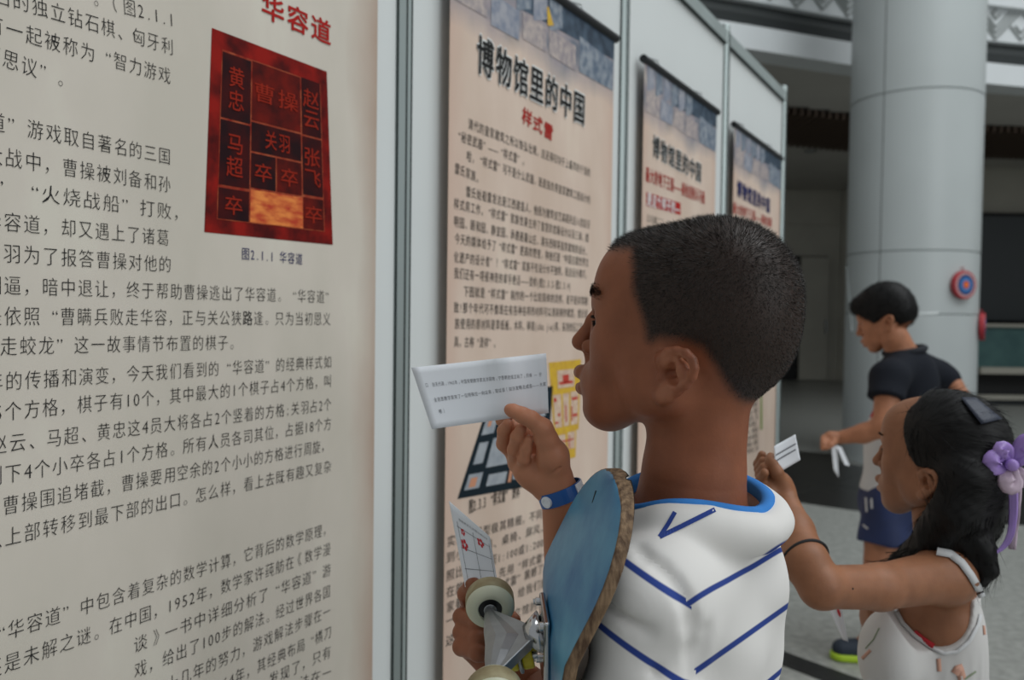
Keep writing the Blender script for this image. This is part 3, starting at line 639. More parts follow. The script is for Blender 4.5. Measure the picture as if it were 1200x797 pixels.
# courtyard model picture: flat print of walls, roofs and courts
MC = [(573, 470), (648, 452), (640, 566), (536, 585)]
M['mdk'] = mat('model_dark_print', (.012, .022, .03), .75, spec=.12); M['mgr'] = mat('model_grey_print', (.40, .43, .46), .5, col2=(.30, .33, .37), scale=40); M['mor'] = mat('model_orange_print', (.62, .28, .16), .5)
pic('model_picture', M['mdk'], [(0, 0, 1, 1)], .0010, MC, pl2, b2)
pic('model_wall', M['mgr'], [(.05, .08, .22, .36), (.30, .06, .62, .22), (.68, .05, .92, .30), (.06, .44, .18, .66), (.24, .42, .66, .72), (.72, .42, .94, .66), (.05, .76, .22, .92), (.30, .80, .52, .92), (.60, .78, .78, .90), (.84, .76, .96, .90), (.35, .26, .60, .34)], .0014, MC, pl2, b2)
pic('model_door', M['mor'], [(.10, .12, .15, .28), (.42, .09, .50, .19), (.78, .1, .83, .24), (.09, .80, .17, .90), (.40, .52, .45, .60), (.55, .78, .585, .92), (.80, .46, .86, .58), (.88, .79, .93, .88)], .0018, MC, pl2, b2)
YC = [(643, 425), (681, 421), (677, 535), (652, 542)]
M['yel'] = mat('yellow_print', (.72, .46, .03), .5, col2=(.62, .36, .04), scale=60); M['cream'] = mat('cream_print', (.72, .56, .42), .5, col2=(.60, .40, .30), scale=80); M['rdp'] = mat('red_print', (.55, .05, .03), .5)
pic('plan_picture', M['yel'], [(0, 0, 1, .30), (0, .30, 1, .72), (.05, .72, .9, 1)], .0010, YC, pl2, b2)
pic('plan_field', M['cream'], [(.25, .09, .80, .27), (.06, .33, .34, .66), (.40, .33, .62, .66), (.68, .32, .95, .66), (.12, .74, .45, .90), (.55, .73, .85, .90)], .0014, YC, pl2, b2)
pic('plan_mark', M['rdp'], [(.42, .14, .62, .22), (.30, .205, .75, .235), (.08, .36, .18, .40), (.2, .52, .28, .55), (.72, .38, .92, .41), (.70, .47, .74, .62), (.48, .45, .52, .62), (.76, .55, .93, .58), (.2, .78, .24, .9), (.6, .76, .64, .9), (.07, .60, .2, .62), (.3, .8, .8, .815), (.1, .95, .5, .97)], .0018, YC, pl2, b2)
mb = MB(); quad(mb, pl2, [(641, 8), (643, 8), (649, 30), (642, 30)], .002); mb.build('header_accent', M['yel'], b2)
fit(b2)

# banner 3 -----------------------------------------------------------
b3, pl3 = banner(3, 750, 835, .030, 'third beige banner, with red slogan and white-on-red box', True)
mb = MB(); row(mb, pl3, "博物馆里的中国", 0, (769, 173), -1, (818.5, 202), off=.05, lift=.0010, size=.082); mb.build('title_outline', M['inkwhite'], b3)
mb = MB(); row(mb, pl3, "博物馆里的中国", 0, (769, 173), -1, (818.5, 202), off=.022, lift=.0016, size=.080); mb.build('title_text', M['ink'], b3)
mb = MB(); row(mb, pl3, "最大的地下王国——秦始皇陵兵马俑", 0, (759, 205), -1, (824, 231.6), off=.01, size=.055); mb.build('red_heading', M['inkred'], b3)
mb = MB(); quad(mb, pl3, [(757.5, 225), (797.6, 238), (797.6, 252), (757.5, 241)], .001); mb.build('red_box', M['inkred'], b3)
mb = MB(); row(mb, pl3, "是这个样子的—", 0, (761, 234), -1, (794, 244.5), off=.02, lift=.0016, size=.048); mb.build('box_text', M['inkwhite'], b3)
T3 = ["公元前二二一年，秦始皇统一了中国，建立了", "第一个多民族的中央集权国家。他为自己修建", "了规模宏大的陵墓，陵园里埋藏着大量陶俑，", "它们排成整齐的队伍，像真正的军队一样。每", "个陶俑的面容都不相同，有的年轻，有的年老，"]*4
preload(''.join(T3), 0)
mb = MB()
for k, tx in enumerate(T3):
    yl = 256+k*12.8; yr = 258+k*12.0+ (17-k*1.1); row(mb, pl3, tx, 0, (760, yl), -1, (826, yr), off=0, size=.030)
mb.build('body_text', M['inkgrey'], b3); fit(b3)

# banner 4 -----------------------------------------------------------
b4, pl4 = banner(4, 856, 911, .030, 'fourth and farthest beige banner, with blue title and red slogan', True)
mb = MB(); row(mb, pl4, "博物馆里的中国", 0, (866.5, 222), -1, (900, 241), off=.03, lift=.0016, size=.080); mb.build('title_text', M['inkblue'], b4)
mb = MB(); row(mb, pl4, "最大的地下王国——秦始皇陵", 0, (861, 244), -1, (903, 261), off=.01, size=.055); mb.build('red_heading', M['inkred'], b4)
mb = MB()
for k, tx in enumerate(T3[:12]): row(mb, pl4, tx[:16], 0, (860, 275+k*13), -1, (902, 285+k*12), off=0, size=.03)
for k in range(9): row(mb, pl4, T3[k][:11], 0, (861, 474+k*7.6), -1, (887, 466+k*7.4), off=0, size=.028)
mb.build('body_text', M['inkgrey'], b4)
M['leafp'] = mat('green_print', (.22, .30, .07), .5)
mb = MB(); quad(mb, pl4, [(891, 448), (893, 448), (893.5, 503), (891, 504)], .001); mb.build('green_stripe', M['leafp'], b4); fit(b4)
# ------------------------------------------------------------------ the boy in the striped shirt
def rotm(axis, deg): return np.array(Matrix.Rotation(math.radians(deg), 3, Vector(axis)))
BF = Frame(at(818, 360, .87), math.radians(36)); hp = BF.hp
def head_sdf(g, hp, neck=True):
    """skin surface of head and neck; points given where the photo shows them, third value = sideways offset"""
    A = lambda x, y, s=0: hp(x, y, s)
    g.ell((0, 0, .0), (.098, .070, .088), k=.01)
    g.ell(A(862, 388), (.058, .060, .068), k=.03)                      # occiput
    g.ell(A(845, 340), (.075, .066, .070), k=.02)
    g.ell(A(757, 330), (.052, .056, .050), k=.03)                      # forehead
    g.ell(A(748, 392), (.052, .050, .062), k=.03)                      # mid face
    for s in (-1, 1):
        g.ell(A(733, 418, s*.030), (.036, .026, .034), k=.02)          # cheek
        g.ell(A(722, 452, s*.020), (.034, .026, .028), k=.02)
        g.cap(A(786, 462, s*.054), A(713, 484, s*.014), .018, .016, k=.025)   # jaw
        g.ell(A(768, 440, s*.052), (.034, .016, .036), k=.02)
        g.cap(A(707, 347, s*.012), A(722, 345, s*.036), .0075, .007, k=.012)  # brow
    g.ell(A(705, 480), (.0185, .020, .0165), k=.014)                   # chin
    g.ell(A(722, 470), (.026, .030, .026), k=.02)
    g.ell(A(706, 444), (.022, .027, .022), k=.016)                     # muzzle
    # neck
    if neck:
     g.cap(A(826, 450), A(817, 560), .047, .047, k=.02)
     g.cap(A(806, 470), A(799, 555), .036, .037, k=.02)
     g.cap(A(812, 560), A(804, 650), .047, .082, k=.02)
    # nose
    g.chain([A(701, 362), A(694, 376), A(686, 392), A(681, 400)], [.0055, .006, .0072, .0088], k=.008)
    for s in (-1, 1):
        g.ell(A(691, 406, s*.0125), (.0100, .0068, .0082), k=.005)
    g.ell(A(681, 400.5), (.0098, .0100, .0090), k=.006)
    g.cap(A(690, 412), A(692, 424), .006, .006, k=.006)
    for s in (-1, 1): g.ell(A(687, 413, s*.0062), (.0042, .0026, .003), k=.002, op='sub')
    # eye sockets
    for s in (-1, 1): g.ell(A(697, 374, s*.030), (.012, .015, .010), k=.010, op='sub')
    for s in (-1, 1):
        c = A(710, 376, s*.0335); g.ell(c, (.0140, .0138, .0128), k=.003)
        e = A(699, 377, s*.0345); g.ell(e, (.012, .0150, .0052), k=.0015, op='sub')
    # lips
    for s in (-1, 1):
        g.chain([A(681, 436, 0), A(682.5, 437, s*.008), A(690, 442, s*.018), A(697, 446, s*.023)], [.0078, .0074, .005, .002], k=.004)
        g.chain([A(683, 454, 0), A(685, 454, s*.008), A(691, 451, s*.018), A(697, 447, s*.023)], [.0078, .0072, .0048, .002], k=.004)
        g.chain([A(677, 445.5, 0), A(680, 445.5, s*.008), A(690, 446, s*.020)], [.0030, .0028, .0014], k=.0015, op='sub')
    # ears
    for s in (-1, 1):
        E = lambda x, y, o: A(x, y, o) if s > 0 else A(x, y, o)*np.array([1, -1, 1])
        R = None
        g.chain([E(775, 420, .071), E(790, 424, .076), E(800, 434, .080), E(793, 448, .078), E(778, 460, .073)], [.006, .0065, .0065, .0062, .005], k=.008)
        g.chain([E(779, 443, .071), E(776, 430, .0725), E(776.5, 419, .075), E(783, 412, .079), E(793, 411, .083), E(804, 414, .0865), E(811.5, 422, .0885), E(813.5, 432, .0885), E(811, 442, .0865), E(804, 451, .084), E(794, 459, .080), E(784, 465, .077), E(775, 467.5, .074), E(770, 465, .072)],
                [.002, .0028, .0034, .0036, .0037, .0038, .0038, .0037, .0036, .0036, .0038, .0042, .0044, .0035], k=.006)
        g.chain([E(789, 420, .083), E(797, 430, .085), E(799, 440, .0845), E(795, 449, .082), E(786, 455, .079)], [.0024, .003, .0032, .003, .0026], k=.003)   # antihelix
        g.ell(E(785, 439, .083), (.0080, .0120, .0088), k=.002, op='sub'); g.ell(E(790, 446, .084), (.0056, .0090, .0052), k=.002, op='sub'); g.ell(E(786, 431, .084), (.0045, .0085, .0060), k=.002, op='sub')
        g.chain([E(786.5, 419, .086), E(790, 428, .086)], [.0034, .0026], k=.002, op='sub')
        g.chain([E(800, 421, .090), E(806, 432, .090), E(803, 444, .088)], [.0020, .0024, .0018], k=.002, op='sub')
        g.ell(E(774, 443, .0735), (.0040, .0032, .0048), k=.003)       # tragus
        g.ell(E(777, 462, .0745), (.0060, .0034, .0056), k=.004)       # lobe
g = SDF((-.135, -.155, -.235), (.155, .155, .105), .0015); head_sdf(g, hp)
HV, HQ = g.mesh(); HV = relax(HV, HQ, 3, .5); _e = (np.minimum(np.linalg.norm(HV-hp(795, 438, .082), axis=1), np.linalg.norm(HV-hp(795, 438, .082)*np.array([1, -1, 1]), axis=1)) < .045)[:, None]; HV = np.where(_e, relax(HV, HQ, 4, .5), HV); HN = vnormals(HV, HQ)
def near(V, pts, r): 
    d = np.full(len(V), 9.)
    for p in pts: d = np.minimum(d, np.linalg.norm(V-np.array(p), axis=1)/r)
    return 1-sstep(.6, 1.15, d)
def pl2(pts, n=6):
    out = []
    for a, b in zip(pts, pts[1:]): out += [np.array(a)*(1-t)+np.array(b)*t for t in np.linspace(0, 1, n)]
    return out
lip = np.zeros(len(HV))
for s in (-1, 1):
    lip = np.maximum(lip, near(HV, pl2([hp(681, 437, 0), hp(682.5, 438, s*.008), hp(690, 443, s*.018)]), .0065)); lip = np.maximum(lip, near(HV, pl2([hp(683, 453, 0), hp(685, 453, s*.008), hp(691, 450, s*.018)]), .0068))
ear_c = hp(790, 438, .08); earm = np.clip(1-np.linalg.norm(HV-ear_c, axis=1)/.04, 0, 1)*.5*(HV[:, 1] > .068)
# hairline: a polygon in the side view (local x,z), hair above and behind it
def side(px, py): 
    p = hp(px, py, .066); return (p[0], p[2])
HL = [hp(700, 296, 0)[[0, 2]], np.array(side(729, 297)), np.array(side(735, 318)), np.array(side(737, 342)), np.array(side(748, 374)), np.array(side(754, 402)), np.array(side(764, 408)), np.array(side(774, 402)), np.array(side(800, 404)), np.array(side(819, 413)), np.array(side(829, 432)), np.array(side(835, 452)), np.array(side(842, 474)), np.array(side(852, 484)), hp(880, 492, 0)[[0, 2]]]
HL = np.array([(p[0], p[1]) for p in HL]); POLY = np.vstack([HL, [[-.25, HL[-1][1]], [-.25, .2], [HL[0][0]+.02, .2]]])
def in_poly(P, poly):
    x, y = P[:, 0], P[:, 1]; ins = np.zeros(len(P), bool); dm = np.full(len(P), 9.)
    for i in range(len(poly)):
        a, b = poly[i], poly[(i+1) % len(poly)]
        c = ((a[1] > y) != (b[1] > y)) & (x < (b[0]-a[0])*(y-a[1])/(b[1]-a[1]+1e-12)+a[0]); ins ^= c
        ab = b-a; t = np.clip(((x-a[0])*ab[0]+(y-a[1])*ab[1])/(ab@ab), 0, 1); dm = np.minimum(dm, np.hypot(x-a[0]-t*ab[0], y-a[1]-t*ab[1]))
    return np.where(ins, dm, -dm)
sd = in_poly(HV[:, [0, 2]], POLY); notear = 1-near(HV, [hp(x, y, .082) for x, y in ((785, 425), (800, 425), (800, 440), (785, 445), (778, 458), (808, 432))]+[hp(x, y, .082)*np.array([1, -1, 1]) for x, y in ((785, 425), (800, 425), (800, 440), (785, 445), (778, 458))], .0135)
hairm = sstep(-.004, .013, sd)*notear
mk = np.zeros((len(HV), 3)); mk[:, 0] = np.clip(lip+earm, 0, 1); mk[:, 1] = hairm*.95; mk[:, 2] = (1-notear)*.35*(lip < .1)
mk[:, 0] = np.clip(lip+earm*.4, 0, 1)

# body under the shirt, arms and hands
BT = Frame(BF.O, math.radians(36))
zl = lambda z: z-BF.O[2]                                    # world height to local height
body = dict(hip=.80, crotch=.72)
Sh = {1: np.array([-.012, .120, zl(1.092)]), -1: np.array([.022, -.098, zl(1.088)])}
El = {1: BF.l((.106, .745, .885)), -1: BF.l((.085, .990, .905))}
RW = at(656, 578, .930); LW = at(622, 806, .985)
Wr = {1: BF.l(LW), -1: BF.l(RW)}
def torso(g, e=0, k=.04):
    g.ell((.012, 0, zl(1.045)), (.070, .108, .115), k=k, g=e); g.ell((.012, 0, zl(.95)), (.070, .102, .15), k=k, g=e); g.ell((.012, 0, zl(.83)), (.084, .120, .11), k=k, g=e)
    for s in (-1, 1): g.cap((0, s*.040, zl(1.100)), Sh[s], .034, .040, k=.035, g=e); g.ell((-.018 if s > 0 else .010, s*(.055 if s > 0 else .040), zl(1.05)), (.045, .050, .07), k=.03, g=e)
def arm(g, s, e=0, k=.02): g.cap(Sh[s], El[s], .046, .037, k=k, g=e)
g = SDF((-.17, -.22, zl(.60)), (.14, .22, zl(1.20)), .006); torso(g)
for s in (-1, 1): arm(g, s)
BV, BQ = g.mesh()
g = SDF(np.minimum(BF.w(El[1]), LW)-.06, np.maximum(BF.w(El[1]), LW)+.06, .004); g.cap(BF.w(El[1]), LW, .037, .024); A1 = g.mesh()
g = SDF(np.minimum(BF.w(El[-1]), RW)-.06, np.maximum(BF.w(El[-1]), RW)+.05, .003); g.cap(BF.w(El[-1]), BF.w(El[-1])*.45+RW*.55, .033, .027, k=.01); g.cap(BF.w(El[-1])*.45+RW*.55, RW, .027, .0205, k=.01); A2 = g.mesh()
# right hand, palm towards us, pinching the sheet
def hand_r():
    a = at; g = SDF(a(575, 590, .93)-np.array([.0, .07, .0]), a(700, 455, .93)+np.array([0, .06, 0]), .0011)
    W0 = a(655, 577, .933); g.cap(a(660, 592, .934), W0, .0205, .0200, k=.01); g.cap(W0, a(645, 562, .935), .0200, .021, k=.01)
    # palm
    k = .010; mcp = [a(618, 508, .960), a(603, 530, .957), a(606, 543, .948), a(614, 554, .938)]
    base = [a(652, 558, .950), a(645, 562, .948), a(640, 566, .942), a(636, 569, .934)]
    for m, b in zip(mcp, base): g.cap(b, m, .0135, .0105, k=k)
    g.ell(a(622, 552, .931), (.016, .011, .019), k=.01)                                            # hypothenar
    g.chain([a(655, 556, .925), a(648, 534, .918), a(639, 514, .910)], [.0145, .0160, .0115], k=.010)  # thenar
    # thumb
    g.chain([a(641, 514, .909), a(636, 502, .905)], [.0118, .0108], k=.006); g.chain([a(636, 502, .905), a(622, 491, .900), a(612, 486.5, .898)], [.0108, .0088, .0086], k=.004)
    g.chain([a(612, 486.5, .898), a(601, 481.5, .899), a(597, 480, .9005)], [.0086, .0074, .0060], k=.003)
    # fingers
    def fing(P, r): g.chain(P, r, k=.0025)
    fing([mcp[0], a(597, 500, .966), a(589, 492, .950), a(594, 489, .936)], [.0102, .0088, .0078, .0064])
    fing([mcp[1], a(591, 520, .948), a(591, 505, .932), a(595, 497.5, .922)], [.0105, .0090, .0080, .0064])
    fing([mcp[2], a(603, 527, .930), a(606, 512, .918), a(611, 502, .912)], [.0098, .0082, .0074, .0060])
    fing([mcp[3], a(614, 538, .922), a(617, 525, .915), a(620, 515, .911)], [.0090, .0072, .0064, .0052])
    # creases
    g.chain([a(621, 512, .893), a(617, 530, .905), a(630, 553, .912)], [.0015, .003, .0012], k=.004, op='sub')
    g.chain([a(602, 543, .918), a(615, 527, .905)], [.001, .0014], k=.003, op='sub'); g.chain([a(637, 566, .908), a(656, 548, .905)], [.0008, .0012], k=.003, op='sub')
    g.cap(a(619, 501, .8935), a(626, 505, .893), .0010, .0008, k=.001, op='sub')
    # nail
    return g
g = hand_r(); A3 = g.mesh()
def hand_l():
    a = at; lo = a(515, 797, .96); hi = a(625, 670, .96); g = SDF(np.minimum(lo, hi)-np.array([.01, .075, .02]), np.maximum(lo, hi)+np.array([.01, .06, .01]), .0014)
    g.cap(a(622, 806, .985), a(590, 786, .978), .024, .023, k=.01)
    mcp = [a(552, 712, .998), a(548, 728, .990), a(547, 745, .980), a(552, 761, .968)]; base = [a(585, 770, .985), a(583, 776, .980), a(582, 782, .975), a(583, 787, .966)]
    for m, b in zip(mcp, base): g.cap(b, m, .016, .0125, k=.010)
    g.ell(a(566, 745, .992), (.024, .014, .032), k=.01)
    for i, m in enumerate(mcp):                                    # fingers run round the truck and come back under it
        y = [708, 725, 743, 760][i]; Y0 = [.998, .992, .982, .97][i]
        g.chain([m, a(541, y-2, Y0-.032), a(560, y+6, Y0-.060), a(578, y+10, Y0-.056)], [.0110, .0098, .0086, .0068], k=.004) if i > 0 else g.chain([m, a(546, 696, .972), a(552, 686, .960), a(556, 684, .952)], [.0112, .0096, .0086, .0070], k=.004)
    g.chain([a(585, 765, .975), a(590, 738, .985), a(598, 726, .975), a(603, 727, .965)], [.014, .0105, .0092, .0075], k=.006)   # thumb
    return g
g = hand_l(); A4 = g.mesh()
# legs
def legs(g, F_, hipz, foot, sc=1, e=0):
    for s in (-1, 1):
        g.cap((0, s*.065*sc, hipz), (.01, s*.07*sc, hipz*.53+foot*.47), .070*sc, .046*sc, k=.03, g=e); g.cap((.01, s*.07*sc, hipz*.53+foot*.47), (-.01, s*.075*sc, foot+.06*sc), .044*sc, .029*sc, k=.02, g=e)
        g.cap((-.01, s*.075*sc, foot+.05*sc), (.10*sc, s*.085*sc, foot+.03*sc), .03*sc, .024*sc, k=.02, g=e)
g = SDF((-.13, -.2, zl(-.01)), (.2, .2, zl(.86)), .008); legs(g, BF, zl(.78), zl(.01)); L1 = g.mesh()
parts = [(BF.w(HV), HQ, mk), (BF.w(BV), BQ, None), (A1[0], A1[1], None), (A2[0], A2[1], None), (A3[0], A3[1], None), (A4[0], A4[1], None), (BF.w(L1[0]), L1[1], None)]
def merge(parts):
    V = []; Q = []; K = []; o = 0
    for v, q, m in parts: V.append(v); Q.append(q+o); K.append(np.zeros((len(v), 3)) if m is None else m); o += len(v)
    return np.vstack(V), np.vstack(Q), np.vstack(K)
hm = np.zeros((len(A3[0]), 3)); hm[:, 2] = .75; 
tipm = near(A3[0], [at(597, 480, .899), at(594, 498, .912), at(610, 507, .897)], .012); hm[:, 0] = tipm*.35
parts[4] = (A3[0], A3[1], hm); parts[3] = (A2[0], A2[1], np.tile([0, 0, .7], (len(A2[0]), 1)))
boy = thing('person', (BF.O[0], BF.O[1], 0), 'boy in white shirt with blue stripes, reading a paper and holding a skateboard', 'person')
V, Q, K = merge(parts); me = mesh_np('body', V, Q); set_mask(me, K); bo = link('body', me, M['skin'], boy, smooth=True)
# hair: clipped stubble
M['hair'] = mat('black_hair', (.022, .017, .014), .5, spec=.35)
wgt = hairm**2; P, f = sample(HV, HQ, wgt, 30000); N = HN[HQ[f, 0]]
swirl = hp(862, 300, .03); dirn = P-swirl; dirn /= np.linalg.norm(dirn, axis=1, keepdims=True)+1e-9; dirn -= N*np.sum(dirn*N, 1, keepdims=True)
Dr = N*.75+dirn*.9+rng.normal(size=P.shape)*.22; Dr /= np.linalg.norm(Dr, axis=1, keepdims=True)
sdP = in_poly(P[:, [0, 2]], POLY); top = sstep(-.02, .06, P[:, 2]); ln = (.0022+.0042*top)*np.clip(.45+sdP/.02, .3, 1)*rng.uniform(.7, 1.2, len(P))
front = (P[:, 0] > .06)&(P[:, 2] > .03); ln = np.where(front, ln*1.25, ln)
V, Tq = strands(P, Dr, ln, .00042); me = mesh_np('hair', BF.w(V), Tq); link('hair', me, M['hair'], boy, label='very short clipped black hair', kind='stuff')
# brow and lashes
for s in (-1, 1):
    n = 480; t = rng.random(n); P0 = np.array([hp(700.5, 344, s*.014)]), 
    a_, b_, c_ = hp(698.5, 345, s*.010), hp(702, 339, s*.024), hp(717, 345, s*.042)
    P = ((1-t)**2)[:, None]*a_+(2*t*(1-t))[:, None]*b_+(t**2)[:, None]*c_; P[:, 2] += rng.normal(size=n)*.0026
    ii = [int(np.argmin(np.sum((HV-p)**2, axis=1))) for p in P]; Pn = HV[ii]; Nn = HN[ii]
    D_ = Nn*.45+np.array([-.5, s*.9, .25])+rng.normal(size=(n, 3))*.12; D_ /= np.linalg.norm(D_, axis=1, keepdims=True)
    V, Tq = strands(Pn, D_, np.full(n, .0065), .0007); link('eyebrow', mesh_np('eyebrow', BF.w(V), Tq), M['hair'], boy, kind='stuff')
M['eyew'] = mat('eye_white', (.62, .58, .54), .2, spec=.6); M['iris'] = mat('dark_iris', (.02, .012, .008), .12, spec=.8)
def eyes(par, W_, hp_, frame=None):
    for s in (-1, 1):
        c = hp_(710.5, 377, s*.0335); m2 = MB()
        fwd = np.array([1, s*.10, .0]); 
        m2.lathe(c, (0, 0, 1), [(-.0114*math.cos(a), max(1e-4, .0114*math.sin(a))) for a in np.linspace(.02, math.pi-.02, 16)], 20)
        o = m2.V; m2.V = [tuple(W_(np.array(v))) for v in o]; e = m2.build('eye', M['eyew'], par, smooth=True)
        m3 = MB(); ax = fwd/np.linalg.norm(fwd); m3.lathe(c, ax, [(.0095, .0058), (.0109, .0044), (.0117, .0022), (.0119, .0004)], 18); m3.V = [tuple(W_(np.array(v))) for v in m3.V]; m3.build('iris', M['iris'], e, smooth=True)
eyes(boy, BF.w, hp)
for s in (-1, 1):                                               # eyelashes
    P = np.array([hp(697.5+1.2*abs(u)*2, 374.2+abs(u)*1.2, s*(.030+u*.010)) for u in np.linspace(-1, 1, 260)]); D_ = np.array([1, s*.5, .05])+rng.normal(size=P.shape)*.12; D_ /= np.linalg.norm(D_, axis=1, keepdims=True)
    P = np.array([HV[int(np.argmin(np.sum((HV-p)**2, axis=1)))] for p in P]); V, Tq = strands(P-D_*.0005, D_, np.full(len(P), .0075), .0013); link('eyelashes', mesh_np('eyelashes', BF.w(V), Tq), M['hair'], boy, kind='stuff')

# shirt: body, sleeves, collar -----------------------------------------
def shirt_mat():
    m = mat('striped_jersey', (.62, .60, .575), .85, spec=.2); nt = m.node_tree; b = nt.nodes['Principled BSDF']; N = nt.nodes.new; Lk = nt.links.new
    a = N('ShaderNodeVertexColor'); a.layer_name = 'mask'; s = N('ShaderNodeSeparateColor'); Lk(a.outputs[0], s.inputs[0])
    def band(sock_, lo, hi, soft=.04):
        x = N('ShaderNodeMapRange'); Lk(sock_, x.inputs[0]); x.inputs[1].default_value = lo-soft; x.inputs[2].default_value = lo+soft
        y = N('ShaderNodeMapRange'); Lk(sock_, y.inputs[0]); y.inputs[1].default_value = hi-soft; y.inputs[2].default_value = hi+soft
        z = N('ShaderNodeMath'); z.operation = 'SUBTRACT'; Lk(x.outputs[0], z.inputs[0]); Lk(y.outputs[0], z.inputs[1]); return z.outputs[0]
    pp = N('ShaderNodeMath'); pp.operation = 'FRACT'; Lk(s.outputs[0], pp.inputs[0]); bb = band(pp.outputs[0], .45, .55, .012)
    mx = N('ShaderNodeMix'); mx.data_type = 'RGBA'; Lk(bb, mx.inputs[0]); mx.inputs[6].default_value = (.76, .735, .705, 1); mx.inputs[7].default_value = (.030, .060, .26, 1)
    m2_ = N('ShaderNodeMix'); m2_.data_type = 'RGBA'; Lk(s.outputs[1], m2_.inputs[0]); Lk(mx.outputs[2], m2_.inputs[6]); m2_.inputs[7].default_value = (.030, .060, .26, 1)
    tc = N('ShaderNodeTexCoord'); n = N('ShaderNodeTexNoise'); n.inputs['Scale'].default_value = 9; n.inputs['Detail'].default_value = 2; Lk(tc.outputs['Object'], n.inputs['Vector'])
    bp = N('ShaderNodeBump'); bp.inputs['Strength'].default_value = .35; bp.inputs['Distance'].default_value = .012; Lk(n.outputs[0], bp.inputs['Height']); Lk(bp.outputs[0], b.inputs['Normal'])
    Lk(m2_.outputs[2], b.inputs['Base Color']); return m
M['shirt'] = shirt_mat(); M['collar'] = mat('blue_ribbing', (.045, .22, .60), .8, spec=.2, var=.08, scale=30); M['navy_cloth'] = mat('navy_cloth', (.012, .018, .06), .85, spec=.2, var=.15, scale=20)
g = SDF((-.24, -.29, zl(.74)), (.22, .29, zl(1.19)), .0032); torso(g, .010)
g.ell((.005, .0, zl(1.00)), (.066, .105, .14), k=.04, g=.008)
for s in (-1, 1): g.cap((0, s*.040, zl(1.095)), Sh[s]*np.array([1, .95, 1])+np.array([0, 0, .000]), .047, .049, k=.03)
AX = {}
g.ell((.010, 0, zl(.855)), (.100, .138, .10), k=.04)
g.ell(BF.l(at(868, 690, .880)), (.046, .046, .085), k=.03)
for s in (1, -1):
    Bv = El[s]-Sh[s]; ax = Bv/np.linalg.norm(Bv); AX[s] = ax; Ee = Sh[s]+ax*.20
    g.cap(Sh[s]+np.array([-.002, -s*.004, .000]), Ee, .051, .064, k=.022)
NW = at(811, 583, .872); NC = BF.l(NW)
ZA = np.radians([-180, -152, -116, -90, -45, 5, 60, 120, 180]); ZZ = np.array([1.150, 1.148, 1.163, 1.169, 1.152, 1.161, 1.172, 1.163, 1.150])
zc = lambda a: np.interp((a+math.pi) % (2*math.pi)-math.pi, ZA, ZZ)
ring = [BF.l((NW[0]+.082*math.cos(a), NW[1]+.082*math.sin(a), zc(a)-.0135)) for a in np.radians(np.arange(0, 361, 15))]
g.chain(ring, [.0125]*len(ring), k=.024)
x, y, z = g.xyz()
fold = (.0024*np.sin(38*z+22*y+9*x)*np.sin(31*y-12*z+1)+.0017*np.sin(70*(z*.6+y*.8)+12*x)+.0012*np.sin(55*x-80*z+30*y))
g.D = g.D+fold.astype(np.float32)
for s in (1, -1):
    t = (x-Sh[s][0])*AX[s][0]+(y-Sh[s][1])*AX[s][1]+(z-Sh[s][2])*AX[s][2]; lat = s*y > .10
    g.D = np.where(lat & (t > .185), np.maximum(g.D, (t-.185)), g.D).astype(np.float32); ax = AX[s]
    g.cap(Sh[s]+ax*.15, Sh[s]+ax*.27, .047, .060, k=.004, op='sub')
rho = np.sqrt(((x-NC[0]))**2+((y-NC[1]))**2)
g.D = np.where(z > zl(1.128), np.maximum(g.D, (.0745-rho)), g.D).astype(np.float32)
from mathutils.bvhtree import BVHTree
def bvh(V, Q): return BVHTree.FromPolygons([tuple(v) for v in V.tolist()], [tuple(q) for q in Q.tolist()])
def hit(tree, px, py):
    d = ray(px, py); r = tree.ray_cast(Vector(CP), Vector(d/np.linalg.norm(d))); return None if r[0] is None else np.array(r[0])
SV, SQ = g.mesh(); TR = bvh(BF.w(SV), SQ)
gv = [hit(TR, *q) for q in ((748, 640), (757, 651), (775, 664), (793, 683), (806, 704), (812, 730), (814, 765), (815, 797))]; gv = [BF.l(q) for q in gv if q is not None]
g.chain([q+np.array([.0, .001, 0]) for q in gv], np.linspace(.0022, .0050, len(gv)), k=.012, op='sub')
for (a_, b_) in (((700, 700), (760, 740)), ((690, 740), (770, 790)), ((830, 740), (822, 790))):
    p_, q_ = hit(TR, *a_), hit(TR, *b_)
    if p_ is not None and q_ is not None: g.cap(BF.l(p_), BF.l(q_), .0016, .0010, k=.014, op='sub')
SV, SQ = g.mesh(); SV = relax(SV, SQ, 2, .5)
SW = BF.w(SV); TR = bvh(SW, SQ)
def pln(pts, toward):
    n = np.cross(pts[1]-pts[0], pts[2]-pts[0]); n /= np.linalg.norm(n); n *= np.sign(n@np.array(toward)); return n, n@pts[0]
def H(a, b):
    for k in range(60):
        p = hit(TR, a+(820-a)*k/60, b)
        if p is not None: return p
